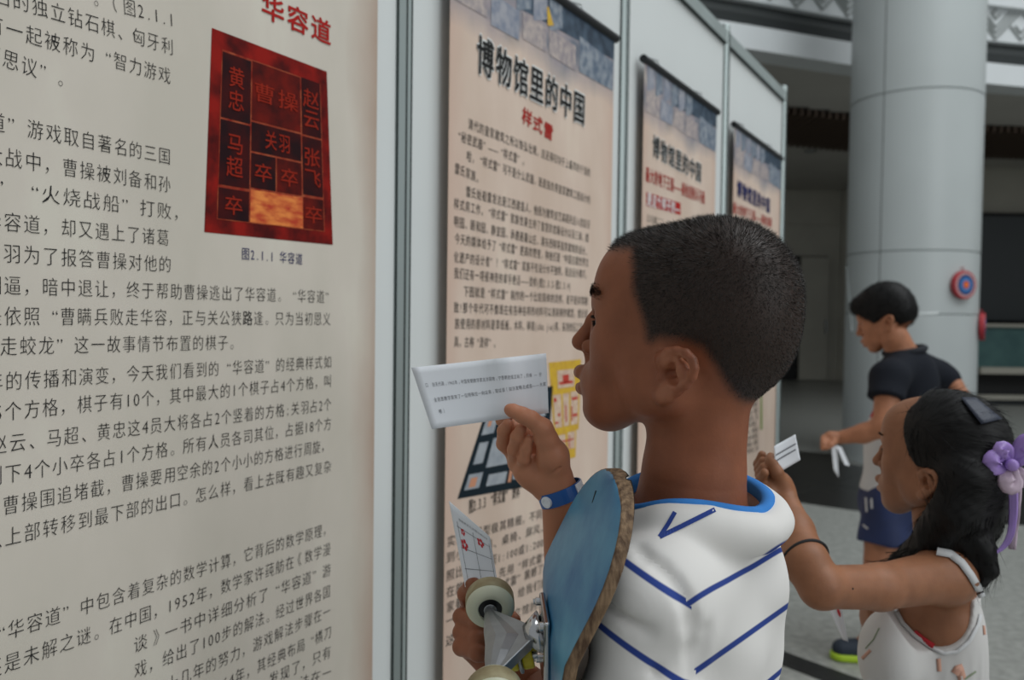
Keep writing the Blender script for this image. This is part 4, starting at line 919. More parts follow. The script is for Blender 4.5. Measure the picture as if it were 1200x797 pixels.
# armhole seam: sleeve lies outside this plane
sn, sc_ = pln([H(757, 653), H(809, 711), H(814, 775)], BF.R@np.array([0, 1, -.3]))
out1 = SW@sn-sc_
q = [H(809, 706), H(860, 676), H(905, 650)]; n1, c1 = pln(q, (0, 0, 1)); dsp = abs(n1@H(819, 784)-c1); fb = (SW@n1-c1)/dsp+.5+10
n2 = np.array([.52, .10, .84]); n2 /= np.linalg.norm(n2); c2 = n2@H(760, 678); ds2 = abs(n2@H(735, 758)-c2); fs_ = (SW@n2-c2)/ds2+.5+10
t1 = (SV-Sh[-1])@AX[-1]; out2 = -(SV[:, 1])-.125+.0*t1
qc = SW[SQ].mean(1); o1 = out1[SQ].mean(1) > 0; o2 = out2[SQ].mean(1) > 0
def submesh(name, sel, fld, par, **kw):
    Q_ = SQ[sel]; u, inv = np.unique(Q_, return_inverse=True); me = mesh_np(name, SW[u], inv.reshape(Q_.shape)); k = np.zeros((len(u), 3)); k[:, 0] = fld[u]; set_mask(me, k); return link(name, me, M['shirt'], par, smooth=True, **kw)
front = sstep(0, .01, (SW-H(773, 629))@(-rt))                  # plain yoke in front of the shoulder seam
fb2 = np.minimum(fb, 11.1)
sb = submesh('shirt', ~(o1 | o2), fb2, boy, label='white shirt with navy stripes and blue collar')
submesh('sleeve', o1, fs_, sb)
submesh('sleeve', o2, (t1/.075)+.5+10, sb)
def on_shirt(px, py, lift=.0006):
    p = H(px, py); return None if p is None else p+(CP-p)/np.linalg.norm(CP-p)*lift
def path_ribbon(pts, w, lift=.0008):
    P = []
    for a, b in zip(pts, pts[1:]):
        for t in np.linspace(0, 1, 8, endpoint=False): P.append((a[0]+(b[0]-a[0])*t, a[1]+(b[1]-a[1])*t))
    P.append(pts[-1]); P = [np.array(p) for p in P]; L_, R2 = [], []
    for i, p in enumerate(P):
        t = P[min(i+1, len(P)-1)]-P[max(i-1, 0)]; t /= np.linalg.norm(t); n_ = np.array([-t[1], t[0]])*w
        a, b = on_shirt(*(p+n_), lift), on_shirt(*(p-n_), lift)
        if a is None or b is None: continue
        L_.append(a); R2.append(b)
    return L_+R2, [(i, i+1, len(L_)+i+1, len(L_)+i) for i in range(len(L_)-1)]
M['stripe'] = mat('navy_stripe', (.030, .060, .26), .85, spec=.2)
V, Fs = path_ribbon([(773, 629), (783, 614), (791, 600)], 2.6); link('shoulder_stripe', mesh('shoulder_stripe', V, Fs), M['stripe'], sb)
V, Fs = path_ribbon([(773, 629), (800, 616), (838, 597)], 2.8); link('shoulder_stripe', mesh('shoulder_stripe', V, Fs), M['stripe'], sb)
# ribbed collar lying on the neckline
inn, outr = [], []
for i in range(72):
    a = i*math.pi/36; c_ = np.array([math.cos(a), math.sin(a)]); inn.append([NW[0]+c_[0]*.0700, NW[1]+c_[1]*.0700, 0]); outr.append([NW[0]+c_[0]*.0830, NW[1]+c_[1]*.0830, 0])
inn = np.array(inn); outr = np.array(outr)
for q_, (A_, ofs, rr) in enumerate(((inn, .0025, .0775), (outr, .0022, .0830))):
    for i in range(72):
        a = i*math.pi/36; h_ = TR.ray_cast(Vector((NW[0]+math.cos(a)*rr, NW[1]+math.sin(a)*rr, 1.4)), Vector((0, 0, -1))); z_ = h_[0].z if h_[0] is not None and abs(h_[0].z-zc(a)) < .02 else zc(a)
        A_[i, 2] = z_+ofs
    for _ in range(8): A_[:, 2] = (np.roll(A_[:, 2], 1)+A_[:, 2]*2+np.roll(A_[:, 2], -1))/4
mid = (inn+outr)/2+np.array([0, 0, .0022]); low = inn*np.array([1, 1, 1])-np.array([0, 0, .012])
rings = [low, inn, mid, outr, outr-np.array([0, 0, .004])]; n = 72; V = np.vstack(rings)
Fs = [(k*n+j, (k+1)*n+j, (k+1)*n+(j+1) % n, k*n+(j+1) % n) for k in range(4) for j in range(n)]
link('collar', mesh('collar', V, Fs), M['collar'], sb, smooth=True, label='bright blue ribbed collar')
# shorts and shoes (below the frame)
g = SDF((-.16, -.22, zl(.38)), (.18, .22, zl(.84)), .008); g.ell((.008, 0, zl(.755)), (.108, .148, .12), k=.03)
for s in (-1, 1): g.cap((0, s*.065, zl(.74)), (.01, s*.08, zl(.46)), .082, .085, k=.03)
g.plane((0, 0, zl(.43)), (0, 0, -1)); V, Q_ = g.mesh(); link('shorts', mesh_np('shorts', BF.w(V), Q_), M['navy_cloth'], boy, smooth=True)
M['shoe'] = mat('dark_shoe', (.03, .03, .035), .6); M['sole'] = mat('white_sole', (.5, .5, .5), .6)
for s in (-1, 1):
    g = SDF((-.10, s*.08-.09, zl(-.005)), (.2, s*.08+.09, zl(.14)), .006); g.cap((-.02, s*.077, zl(.045)), (.11, s*.09, zl(.038)), .042, .040, k=.01); g.cap((-.02, s*.076, zl(.05)), (-.015, s*.076, zl(.09)), .040, .038, k=.01); g.plane((0, 0, zl(.003)), (0, 0, -1)); V, Q_ = g.mesh(); link('shoe', mesh_np('shoe', BF.w(V), Q_), M['shoe'], boy, smooth=True)
# ------------------------------------------------------------------ skateboard
M['ply'] = mat('worn_ply_edge', (.085, .045, .022), .75, col2=(.28, .18, .10), scale=60, bump=.6, bscale=120, stretch=(3, 3, .45), detail=8)
M['deckblue'] = mat('scuffed_blue_deck', (.020, .15, .33), .36, col2=(.12, .37, .52), scale=9, bump=.15, bscale=60, detail=9, stretch=(3, 1, .6))
M['grip'] = mat('black_grip_tape', (.015, .015, .015), .95, bump=.5, bscale=900)
M['cast'] = mat('cast_aluminium', (.33, .34, .35), .38, metal=.85, var=.06, scale=60); M['chrome'] = mat('chromed_steel', (.55, .55, .56), .16, metal=1)
M['ureth'] = mat('yellowed_urethane', (.60, .60, .45), .4, spec=.5, sss=.05); M['tread'] = mat('worn_tread', (.26, .20, .10), .6, col2=(.42, .37, .22), scale=40); M['bush'] = mat('yellow_bushing', (.62, .50, .02), .35)
M['rub'] = mat('black_core', (.012, .012, .012), .5)
KC = at(641.54, 782.54, .8245); KW = np.array([-.0506, .90, .2115]); KW /= np.linalg.norm(KW)
KD = np.array([-.0149, -.35, .9]); KD -= KW*(KD@KW); KD /= np.linalg.norm(KD); KN = np.cross(KD, KW); KN *= -np.sign(KN[0])
def K(d, w, n): return KC+KD*d+KW*w+KN*n
sk = thing('skateboard', K(-.22, 0, .0), 'blue-bottomed skateboard with worn wooden edge, tucked under the boy\'s arm', 'skateboard')
DL, HW = .2155, .0955
def along(s_):
    """station along the deck -> (d, n) with the kicked ends bending away from the wheels"""
    if s_ > .0522:
        t = s_-.0522; R_k = .06; a = min(t/R_k, math.radians(24.5)); return .0522+R_k*math.sin(a)+max(0, t-R_k*a)*math.cos(a), -(R_k*(1-math.cos(a))+max(0, t-R_k*a)*math.sin(a))
    if s_ < -.47:
        d, n_ = along(-.4178-s_); return -.4178-d, n_
    return s_, 0
ST = np.concatenate([-.4178-np.array([DL-.0002, DL-.002, DL-.006, DL-.012, DL-.02, DL-.032, DL-.05, DL-.07, DL-.095, .09, .07, .0522]), np.linspace(-.44, .03, 12), [.0522, .07, .09, .105, .12, .135, .15, .165, .18, .19, .198, .2045, .2095, .2135, .2153]])
def hwid(s_):
    t = s_ if s_ > -.2089 else -.4178-s_; e0 = DL-.095
    return HW if t < e0 else HW*math.sqrt(max(1e-5, 1-((t-e0)/(DL-e0))**2.2))
nw = 14; TH = .0115
def deck_grid(nofs, shrink=0.0):
    V = []
    for s_ in ST:
        d, n_ = along(s_); hw = max(hwid(s_)-shrink, .0005)
        for j in range(nw+1):
            u = -1+2*j/nw; V.append(K(d, hw*u, n_+nofs+.004*(u*u)*-1*1.0))
    return V
def sheet_faces(): return [(i*(nw+1)+j, i*(nw+1)+j+1, (i+1)*(nw+1)+j+1, (i+1)*(nw+1)+j) for i in range(len(ST)-1) for j in range(nw)]
A = deck_grid(0); B_ = deck_grid(-TH); n = len(A); Fs = sheet_faces()+[tuple(x+n for x in f[::-1]) for f in sheet_faces()]
m_ = nw+1; per = [i*m_ for i in range(len(ST))]+[(len(ST)-1)*m_+j for j in range(1, m_)]+[i*m_+nw for i in range(len(ST)-2, -1, -1)]+[j for j in range(nw-1, 0, -1)]
# rounded rim: middle ring pushed out a little
for a, b in zip(per, per[1:]+per[:1]): Fs.append((a, b, b+n, a+n))
dk = link('deck', mesh('deck', A+B_, Fs), M['ply'], sk)
bv = dk.modifiers.new('bevel', 'BEVEL'); bv.width = .0025; bv.segments = 3; bv.limit_method = 'ANGLE'; bv.angle_limit = math.radians(50)
link('painted_underside', mesh('painted_underside', deck_grid(.0004, .0022), sheet_faces()), M['deckblue'], dk, smooth=True, label='scuffed light blue painted underside')
link('grip_tape', mesh('grip_tape', deck_grid(-TH-.0004, .0022), sheet_faces()), M['grip'], dk, smooth=True)
m2 = MB(); m2.tube([K(.176, .030, -.052+.0012), K(.166, .024, -.0478+.0012)], .0012, 6); m2.build('scratch', M['rub'], dk)
def truck(c0, sgn):
    t = MB()
    prof = [(-.040, -.028), (.040, -.028), (.040, .028), (-.040, .028)]
    t.frame_box(K(c0, 0, .003), KD*.040, KW*.028, KN*.003); bp = t.build('baseplate', M['chrome'], sk, bevel=.002)
    for a in (-.033, .033):
        for b in (-.0215, .0215):
            m2 = MB(); m2.lathe(K(c0+a, b, .005), KN, [(0, .0042), (.0045, .0042), (.0055, .0030), (.0075, .0028)], 12); m2.build('bolt', M['chrome'], bp)
    m2 = MB(); m2.tube([K(c0+sgn*.012, 0, .004), K(c0+sgn*.006, 0, .020)], [.022, .013], 16); m2.build('kingpin_seat', M['chrome'], bp, smooth=True)
    ax_n = .055; hg = thing_part('hanger', sk)
    V = []
    # wedge shaped hanger: thin along the axle, deep in the middle
    h = MB()
    for s_ in (-1, 1):
        secs = [(s_*.060, .0055, .0055, ax_n), (s_*.048, .0070, .0080, ax_n-.001), (s_*.022, .011, .016, ax_n-.008), (0, .013, .022, ax_n-.015)]
        P = []
        for w, rd, rn, nn_ in secs:
            for k in range(12):
                a = k*math.pi/6; P.append(K(c0+rd*math.cos(a), w, nn_+rn*math.sin(a)))
        Fh = [(i*12+k, i*12+(k+1) % 12, (i+1)*12+(k+1) % 12, (i+1)*12+k) for i in range(3) for k in range(12)]+[tuple(range(12))]
        h.add(P, Fh)
    # triangular web towards the pivot
    tri = [K(c0+.006, .055, ax_n-.001), K(c0+.006, -.055, ax_n-.001), K(c0+sgn*.014, -.010, .014), K(c0+sgn*.014, .010, .014)]; tri2 = [p+KD*(-.012) for p in tri]
    h.add(tri+tri2, [(0, 1, 2, 3), (7, 6, 5, 4), (0, 4, 5, 1), (1, 5, 6, 2), (2, 6, 7, 3), (3, 7, 4, 0)])
    hb = h.build('hanger', M['cast'], sk, bevel=.0015)
    m2 = MB(); m2.tube([K(c0, -.094, ax_n), K(c0, .094, ax_n)], .004, 12); m2.build('axle', M['chrome'], sk)
    m2 = MB(); q0 = K(c0-sgn*.012, 0, .010); q1 = K(c0-sgn*.020, 0, .050); m2.tube([q0, q1], .0042, 12); kp = m2.build('kingpin', M['chrome'], sk)
    for f0, f1, r_, mm, nm in ((.12, .38, .0125, 'bush', 'bushing'), (.50, .78, .0120, 'bush', 'bushing'), (.40, .48, .0155, 'cast', 'hanger_ring'), (.80, .84, .0130, 'chrome', 'washer'), (.84, 1.02, .0078, 'chrome', 'kingpin_nut')):
        m2 = MB(); a = q0*(1-f0)+q1*f0; b = q0*(1-f1)+q1*f1; L_ = np.linalg.norm(b-a); m2.lathe(a, (b-a), [(0, r_*.92), (L_*.15, r_), (L_*.85, r_), (L_, r_*.92)], 20 if nm != 'kingpin_nut' else 6); m2.build(nm, M[mm], kp, smooth=False)
    for s_ in (-1, 1):
        c = K(c0, s_*.0750, ax_n); ax = KW*s_
        m2 = MB(); R1, wd = .0262, .0155
        m2.lathe(c, ax, [(-wd+.006, .0125), (-wd+.0006, .0128), (-wd, .0135), (-wd, .0185), (-wd+.0035, .0238), (-wd+.0075, R1-.0004), (wd-.0075, R1-.0004), (wd-.0035, .0238), (wd, .0185), (wd, .0135), (wd-.0006, .0128), (wd-.006, .0125)], 40); wl = m2.build('wheel', M['ureth'], sk, smooth=False)
        me = wl.data; me.polygons.foreach_set('use_smooth', np.ones(len(me.polygons), bool))
        m2 = MB(); m2.lathe(c, ax, [(-wd+.0072, R1-.0006), (-wd+.0075, R1), (wd-.0075, R1), (wd-.0072, R1-.0006)], 40); m2.build('tread', M['tread'], wl, smooth=True)
        m2 = MB(); m2.lathe(c, ax, [(-wd+.0040, .0040), (-wd+.0028, .0124), (wd-.0028, .0124), (wd-.0040, .0040)], 28); m2.build('bearing', M['rub'], wl)
        m2 = MB(); m2.lathe(K(c0, s_*.092, ax_n), ax, [(0, .0062), (.006, .0062)], 6); m2.build('axle_nut', M['chrome'], wl)
def thing_part(n_, p_): return None
truck(.0285, 1); truck(-.4178-.0285, -1)

# ------------------------------------------------------------------ papers
M['paper'] = mat('white_paper', (.86, .88, .92), .7, spec=.2); M['pencil'] = mat('printed_grey', (.16, .16, .18), .7); M['pred'] = mat('printed_red', (.65, .03, .04), .6)
def sheet_px(c, Ys, bulge=None, nx=16, ny=10):
    c = [np.array(q, float) for q in c]; G = np.zeros((nx+1, ny+1, 3))
    for i in range(nx+1):
        for j in range(ny+1):
            u, v = i/nx, j/ny; p = (c[0]*(1-u)+c[1]*u)*(1-v)+(c[3]*(1-u)+c[2]*u)*v; Y = (Ys[0]*(1-u)+Ys[1]*u)*(1-v)+(Ys[3]*(1-u)+Ys[2]*u)*v
            if bulge: Y += bulge(u, v)
            G[i, j] = at(p[0], p[1], Y)
    return G
def paper(G, label, loc=None):
    V, Fs = ribbon_sheet(G, .0003); t = thing('paper_slip', G[G.shape[0]//2, G.shape[1]//2], label, 'paper'); link('sheet', mesh('sheet', V, Fs), M['paper'], t, smooth=True); return t
def gp(G, u, v, lift=.0006):
    nx, ny = G.shape[0]-1, G.shape[1]-1; x, y = min(u*nx, nx-1e-6), min(v*ny, ny-1e-6); i, j = int(x), int(y); a, b = x-i, y-j
    p = (G[i, j]*(1-a)+G[i+1, j]*a)*(1-b)+(G[i, j+1]*(1-a)+G[i+1, j+1]*a)*b; return p+(CP-p)/np.linalg.norm(CP-p)*lift
def text_on(mb, G, text, u0_, v0_, u1_, v1_, size, off=0.0, asp=1.0, lift=.0006):
    preload(text, off); w = [cw(c) for c in text]; cen = (np.cumsum(w)-np.array(w)/2); tot = sum(w); du = (u1_-u0_)/tot; dv = (v1_-v0_)/tot
    for k, ch in enumerate(text):
        if ch in ' 　': continue
        V, Fs = glyph(ch, off); cx = (V[:, 0].min()+V[:, 0].max())/2
        mb.add([gp(G, np.clip(u0_+du*(cen[k]+(x-cx)*.9), 0, 1), np.clip(v0_+dv*cen[k]-(y-.36)*size, 0, 1), lift) for x, y, _ in V], Fs)
def quad_on(mb, G, u0_, v0_, u1_, v1_, lift=.0006): mb.add([gp(G, u0_, v0_, lift), gp(G, u1_, v0_, lift), gp(G, u1_, v1_, lift), gp(G, u0_, v1_, lift)], [(0, 1, 2, 3)])
G1 = sheet_px([(482, 431), (640, 414), (643, 484), (506, 503)], (.932, .925, .912, .918), lambda u, v: .006*math.sin(u*3.1)*(v-.2)-.010*math.exp(-((u-.68)/.10)**2)*(1-v)*1.0+.004*math.exp(-((u-.9)/.1)**2))
p1 = paper(G1, 'white printed slip the boy pinches before his face')
mb = MB(); text_on(mb, G1, "口  白天代简，1962年，中国宋朝数学家北沙同地，宁思明史成立玩了，只有 — 分", .06, .30, .96, .34, .075)
text_on(mb, G1, "全若思教学家宋了一位特殊位一向以来，现以该（如沙发略北成各——大家", .09, .55, .99, .51, .075); text_on(mb, G1, "哪）", .10, .74, .16, .74, .075); mb.build('printed_text', M['pencil'], p1)
G2 = sheet_px([(526, 587), (574, 629), (583, 681), (545, 688)], (.985, .955, .948, .952), lambda u, v: .006*math.sin(v*3.1))
p2_ = paper(G2, 'white card with red flower drawings in the boy\'s lower hand')
mb = MB(); text_on(mb, G2, "你能把这几张图分成四块", .18, .155, .92, .12, .04); mb.build('printed_text', M['pencil'], p2_)
mb = MB()
for v in (.26, .52, .78): quad_on(mb, G2, .1, v, .95, v+.008)
for u in (.12, .52, .93): quad_on(mb, G2, u, .2, u+.012, .95)
mb.build('grid_lines', M['pencil'], p2_)
mb = MB()
def blot(G, u, v, r, lift=.0007): mb.add([gp(G, u, v, lift)]+[gp(G, np.clip(u+r*math.cos(a), 0, 1), np.clip(v+r*math.sin(a)*1.0, 0, 1), lift) for a in np.arange(10)*.6283], [(0, i+1, (i+1) % 10+1) for i in range(10)])
for cu, cv, sc in ((.24, .30, .6), (.22, .47, 1.), (.70, .30, 1.)):
    for k in range(5): blot(G2, cu+.06*sc*math.cos(k*1.256), cv+.05*sc*math.sin(k*1.256), .032*sc)
mb.build('flower_drawing', M['pred'], p2_); fit(p1); fit(p2_)

# ------------------------------------------------------------------ wristband
M['wblue'] = mat('blue_silicone', (.012, .10, .36), .4, spec=.5)
wd_ = RW-BF.w(El[-1]); wd_ /= np.linalg.norm(wd_); wc = at(657, 578, .934)
wb_ = thing('wristband', wc, 'blue wristband with a white snap on the boy\'s right wrist', 'wristband')
def band(c, ax, r, h, name, m, par, squash=.96, n=48, th=.0011, a0=0, a1=2*math.pi, tilt=None):
    ax = ax/np.linalg.norm(ax); v = CP-c; v -= ax*(v@ax); v /= np.linalg.norm(v); w = np.cross(ax, v); full = abs(a1-a0-2*math.pi) < 1e-6; m2 = MB(); V = []
    for i in range(n+(0 if full else 1)):
        a = a0+(a1-a0)*i/n; d = w*math.cos(a)+v*math.sin(a)*squash
        for rr, hh in ((r, -h), (r+th, -h), (r+th, h), (r, h)): V.append(c+d*rr+ax*hh)
    k = len(V)//4; Fs = [(i*4+j, ((i+1) % k)*4+j, ((i+1) % k)*4+(j+1) % 4, i*4+(j+1) % 4) for i in range(k if full else k-1) for j in range(4)]
    m2.add(V, Fs); return m2.build(name, m, par)
ax = at(648, 556, .934)-at(664, 598, .934)
band(wc, ax, .0250, .0080, 'strap', M['wblue'], wb_)
band(wc, ax, .0262, .0070, 'white_tab', M['paper'], wb_, a0=math.radians(-20), a1=math.radians(48), n=14)
axn = ax/np.linalg.norm(ax); v = CP-wc; v -= axn*(v@axn); v /= np.linalg.norm(v); w_ = np.cross(axn, v); aa = math.radians(133); d_ = w_*math.cos(aa)+v*math.sin(aa)*.96
for sg in (1,):
    c = wc+d_*.0262; m2 = MB(); m2.lathe(c, d_, [(-.002, .0066), (.0016, .0066), (.0022, .0058), (.0022, .0036), (.0014, .0030)], 24); m2.build('snap_button', M['paper'], wb_)
fit(wb_)
# ------------------------------------------------------------------ shared head for the two other children
g = SDF((-.135, -.115, -.150), (.155, .115, .105), .0022); head_sdf(g, hp, neck=False); XV, XQ = g.mesh(); XV = relax(XV, XQ, 2, .5)
xl = np.zeros(len(XV))
for s in (-1, 1):
    xl = np.maximum(xl, near(XV, pl2([hp(681, 437, 0), hp(682.5, 438, s*.008), hp(690, 443, s*.018)]), .0065)); xl = np.maximum(xl, near(XV, pl2([hp(683, 453, 0), hp(685, 453, s*.008), hp(691, 450, s*.018)]), .0068))
EARL = hp(790, 438, .078)
class Head:
    """places the shared head: local point -> world"""
    def __init__(s, ear_px, ear_Y, yaw, pitch, sc):
        s.fr = Frame((0, 0, 0), math.radians(yaw)); a = math.radians(pitch); s.sc = sc
        s.P = np.array([[math.cos(a), 0, math.sin(a)], [0, 1, 0], [-math.sin(a), 0, math.cos(a)]])
        s.fr.O = at(*ear_px, ear_Y)-s.fr.R@(s.P@(EARL*sc))
    def w(s, P): return s.fr.w((np.asarray(P)*s.sc)@s.P.T)

# ------------------------------------------------------------------ girl in the white sundress
GH = Head((1087, 566), 1.245, 59, 6, .85); GV = GH.w(XV); GF = Frame(at(1106, 700, 1.30), math.radians(48)); gz = lambda z: z-GF.O[2]
girl = thing('person', (GF.O[0], GF.O[1], 0), 'girl with long black hair and lilac bow in white flowered sundress, reaching out one arm', 'person')
M['hairg'] = mat('black_long_hair', (.0065, .006, .006), .5, spec=.22)
# arm joints seen in the photograph
SC = .85; gs = at(1108, 676, 1.225); ge = at(962, 688, 1.115); gw = at(921, 588, 1.235)
def gtorso(g, e=0):
    t = lambda px, py, Y: at(px, py, Y)
    g.ell(at(1099, 732, 1.30), (.056, .070, .090), k=.03, g=e); g.ell(at(1091, 800, 1.31), (.060, .072, .12), k=.04, g=e); g.ell(at(1100, 900, 1.30), (.082, .095, .13), k=.04, g=e)
    g.cap(at(1108, 668, 1.30), at(1104, 676, 1.235), .038, .040, k=.03, g=e); g.cap(at(1108, 668, 1.30), at(1118, 672, 1.40), .038, .036, k=.03, g=e)
g = SDF(at(1105, 735, 1.3)-np.array([.38, .27, .34]), at(1105, 735, 1.3)+np.array([.13, .18, .23]), .0035); gtorso(g)
g.cap(at(1098, 600, 1.30), at(1106, 668, 1.30), .036, .040, k=.02)
g.cap(at(1112, 674, 1.240), at(1030, 688, 1.165), .0390, .0310, k=.02); g.cap(at(1030, 688, 1.165), ge, .0310, .0285, k=.012)
g.chain([ge, at(945, 660, 1.135), at(932, 622, 1.19), gw], [.0285, .0300, .0255, .0185], k=.010)
T1_ = g.mesh()
def ghand():
    a = at; g = SDF(a(880, 610, 1.22)-np.array([0, .05, .01]), a(965, 500, 1.22)+np.array([.02, .08, .02]), .0016)
    g.cap(a(925, 600, 1.222), a(917, 575, 1.245), .0190, .0180, k=.008); mcp = [a(901, 553, 1.262), a(899, 560, 1.250), a(899, 568, 1.240), a(901, 576, 1.230)]
    for m in mcp: g.cap(a(918, 578, 1.245), m, .0135, .0095, k=.008)
    g.ell(a(912, 566, 1.243), (.020, .016, .018), k=.008)
    for i, m in enumerate(mcp): g.chain([m, a(889+i, 544+6*i, 1.275-.012*i), a(893+i, 533+7*i, 1.258-.012*i)], [.0088, .0078, .0062], k=.003)
    g.chain([a(917, 570, 1.236), a(910, 553, 1.228), a(904, 541, 1.232), a(903, 535, 1.240)], [.0110, .0090, .0078, .0062], k=.005)
    return g
T2_ = ghand().mesh()
Ga = Frame(GF.O, math.radians(48))
g = SDF((-.13, -.2, gz(-.01)), (.2, .2, gz(.70)), .008); legs(g, Ga, gz(.62), gz(.01), .8); T3_ = g.mesh()
g = SDF(np.minimum(at(1118, 672, 1.40), at(1050, 720, 1.46))-.08, np.maximum(at(1118, 672, 1.40), at(1040, 860, 1.46))+.08, .005)   # far arm, hanging bent in front, holding the card
g.cap(at(1118, 676, 1.41), at(1068, 760, 1.45), .036, .030, k=.01); g.cap(at(1068, 760, 1.45), at(1004, 712, 1.40), .029, .020, k=.01); g.ell(at(994, 705, 1.40), (.024, .02, .026), k=.008)
g.chain([at(994, 705, 1.40), at(980, 708, 1.395), at(972, 716, 1.385)], [.012, .009, .006], k=.004); g.chain([at(996, 700, 1.40), at(984, 700, 1.39), at(976, 706, 1.382)], [.011, .0085, .006], k=.004); g.chain([at(996, 712, 1.40), at(984, 715, 1.40), at(976, 722, 1.392)], [.011, .0085, .006], k=.004)
T4_ = g.mesh()
k_ = np.zeros((len(GV), 3)); k_[:, 0] = xl
V, Q, Kk = merge([(GV, XQ, k_), (T1_[0], T1_[1], None), (T2_[0], T2_[1], None), (Ga.w(T3_[0]), T3_[1], None), (T4_[0], T4_[1], None)])
me = mesh_np('body', V, Q); set_mask(me, Kk); link('body', me, M['skin_girl'], girl, smooth=True)
eyes(girl, GH.w, hp)
m2 = MB(); c = at(1000, 690, 1.13); 
# mole on the upper arm
tr = bvh(T1_[0], T1_[1]); c = hit(tr, 999, 690)
if c is not None: m2.lathe(c, CP-c, [(-.001, .0016), (.0004, .0014)], 10); m2.build('mole', M['hair'], girl)
# hair volume ------------------------------------------------
ghp = GH.fr.hp
def G(px, py, y=0.): return ghp(px, py, y)
g = SDF((-.145, -.12, -.215), (.115, .12, .115), .0030)
C0 = GH.fr.l(GH.w((0, 0, 0))); OC = GH.fr.l(GH.w(hp(862, 388, 0)))
g.ell(GH.fr.l(GH.w((0, 0, .002))), (.0895, .066, .081), k=.01); g.ell(OC+np.array([.0, 0, 0]), (.054, .057, .063), k=.03); g.ell(G(1122, 510), (.056, .060, .050), k=.03)
g.ell(G(1130, 590), (.056, .066, .070), k=.04); g.ell(G(1112, 625), (.050, .064, .046), k=.03)
g.chain([G(1130, 560, .045), G(1118, 600, .052), G(1095, 630, .055), G(1070, 652, .050)], [.036, .032, .022, .009], k=.02)
g.chain([G(1100, 600, .040), G(1078, 635, .045), G(1052, 656, .040), G(1030, 664, .036)], [.020, .016, .009, .003], k=.012)
g.chain([G(1130, 620, .02), G(1152, 645, .02), G(1157, 668, .015), G(1146, 683, .010), G(1136, 676, .010)], [.030, .016, .0125, .0085, .002], k=.014)
g.chain([G(1128, 630, .03), G(1138, 660, .03), G(1128, 668, .03)], [.018, .008, .002], k=.01)
x, y, z = g.xyz()
gp_ = [(1064, 470), (1056, 483), (1056, 499), (1061, 520), (1066, 536), (1073, 547), (1084, 548), (1098, 553), (1105, 566), (1101, 582), (1090, 594), (1078, 606), (1070, 626), (1050, 640), (1020, 652), (1020, 690), (1240, 700), (1240, 420), (1058, 430)]
GP = np.array([G(a, b, .062)[[0, 2]] for a, b in gp_]); XX, ZZ_ = np.meshgrid(g.ax[0], g.ax[2], indexing='ij'); sdp = in_poly(np.stack([XX.ravel(), ZZ_.ravel()], 1), GP).reshape(XX.shape)
g.D = np.maximum(g.D, (-sdp)[:, None, :]+.0).astype(np.float32)
ang = np.arctan2(z-C0[2]-.02, x-C0[0]-.03)
g.D = (g.D+.0004*np.sin(ang*60+y*90)+.0003*np.sin(ang*140+x*40)).astype(np.float32)
V, Q_ = g.mesh(); V = relax(V, Q_, 2, .5); HGV, HGQ = V, Q_; ho = link('hair', mesh_np('hair', GH.fr.w(V), Q_), M['hairg'], girl, smooth=True, label='long black hair tied half back')
# combed strands over the volume and loose wisps
N_ = vnormals(V, Q_); P, f = sample(V, Q_, (np.ones(len(V))), 2600); Nn = N_[Q_[f, 0]]; root = GH.fr.l(at(1180, 545, 1.33)); D_ = root-P; D_ = np.where((P[:, 2] < G(1120, 590)[2])[:, None], np.array([-.1, 0, -1.]), D_); D_ -= Nn*np.sum(D_*Nn, 1, keepdims=True); D_ /= np.linalg.norm(D_, axis=1, keepdims=True)+1e-9
Vs, Tq = strands(P+Nn*.0004, D_+Nn*.005, rng.uniform(.02, .05, len(P)), .0006); link('hair_strands', mesh_np('hair_strands', GH.fr.w(Vs), Tq), M['hairg'], girl, kind='stuff')
wm = MB()
for k in range(34):
    a = at(1050+rng.uniform(0, 60), 640+rng.uniform(0, 14), 1.235+rng.uniform(0, .05)); b = a+np.array([rng.uniform(-.045, -.01), rng.uniform(-.01, .01), rng.uniform(-.03, -.008)]); c = b+np.array([rng.uniform(-.03, .01), 0, rng.uniform(-.008, .006)])
    wm.tube([a, (a+b)/2+np.array([0, 0, -.003]), b, c], [.0009, .0008, .0006, .0002], 4)
for k in range(10):
    a = at(1120+rng.uniform(-8, 14), 650, 1.215); wm.tube([a, a+np.array([.004, -.002, -.02]), a+np.array([-.006+.01*rng.random(), -.004, -.036]), a+np.array([-.03, -.005, -.034-.01*rng.random()])], [.0008, .0007, .0005, .0002], 4)
for k in range(14):
    a = GH.fr.w(G(1062+rng.uniform(0, 6), 488+rng.uniform(0, 40), .055)); wm.tube([a, a+np.array([.0, -.002, -.012]), a+np.array([.006, -.003, -.026])], [.0006, .0005, .0002], 4)
wm.build('loose_wisps', M['hairg'], girl, kind='stuff')
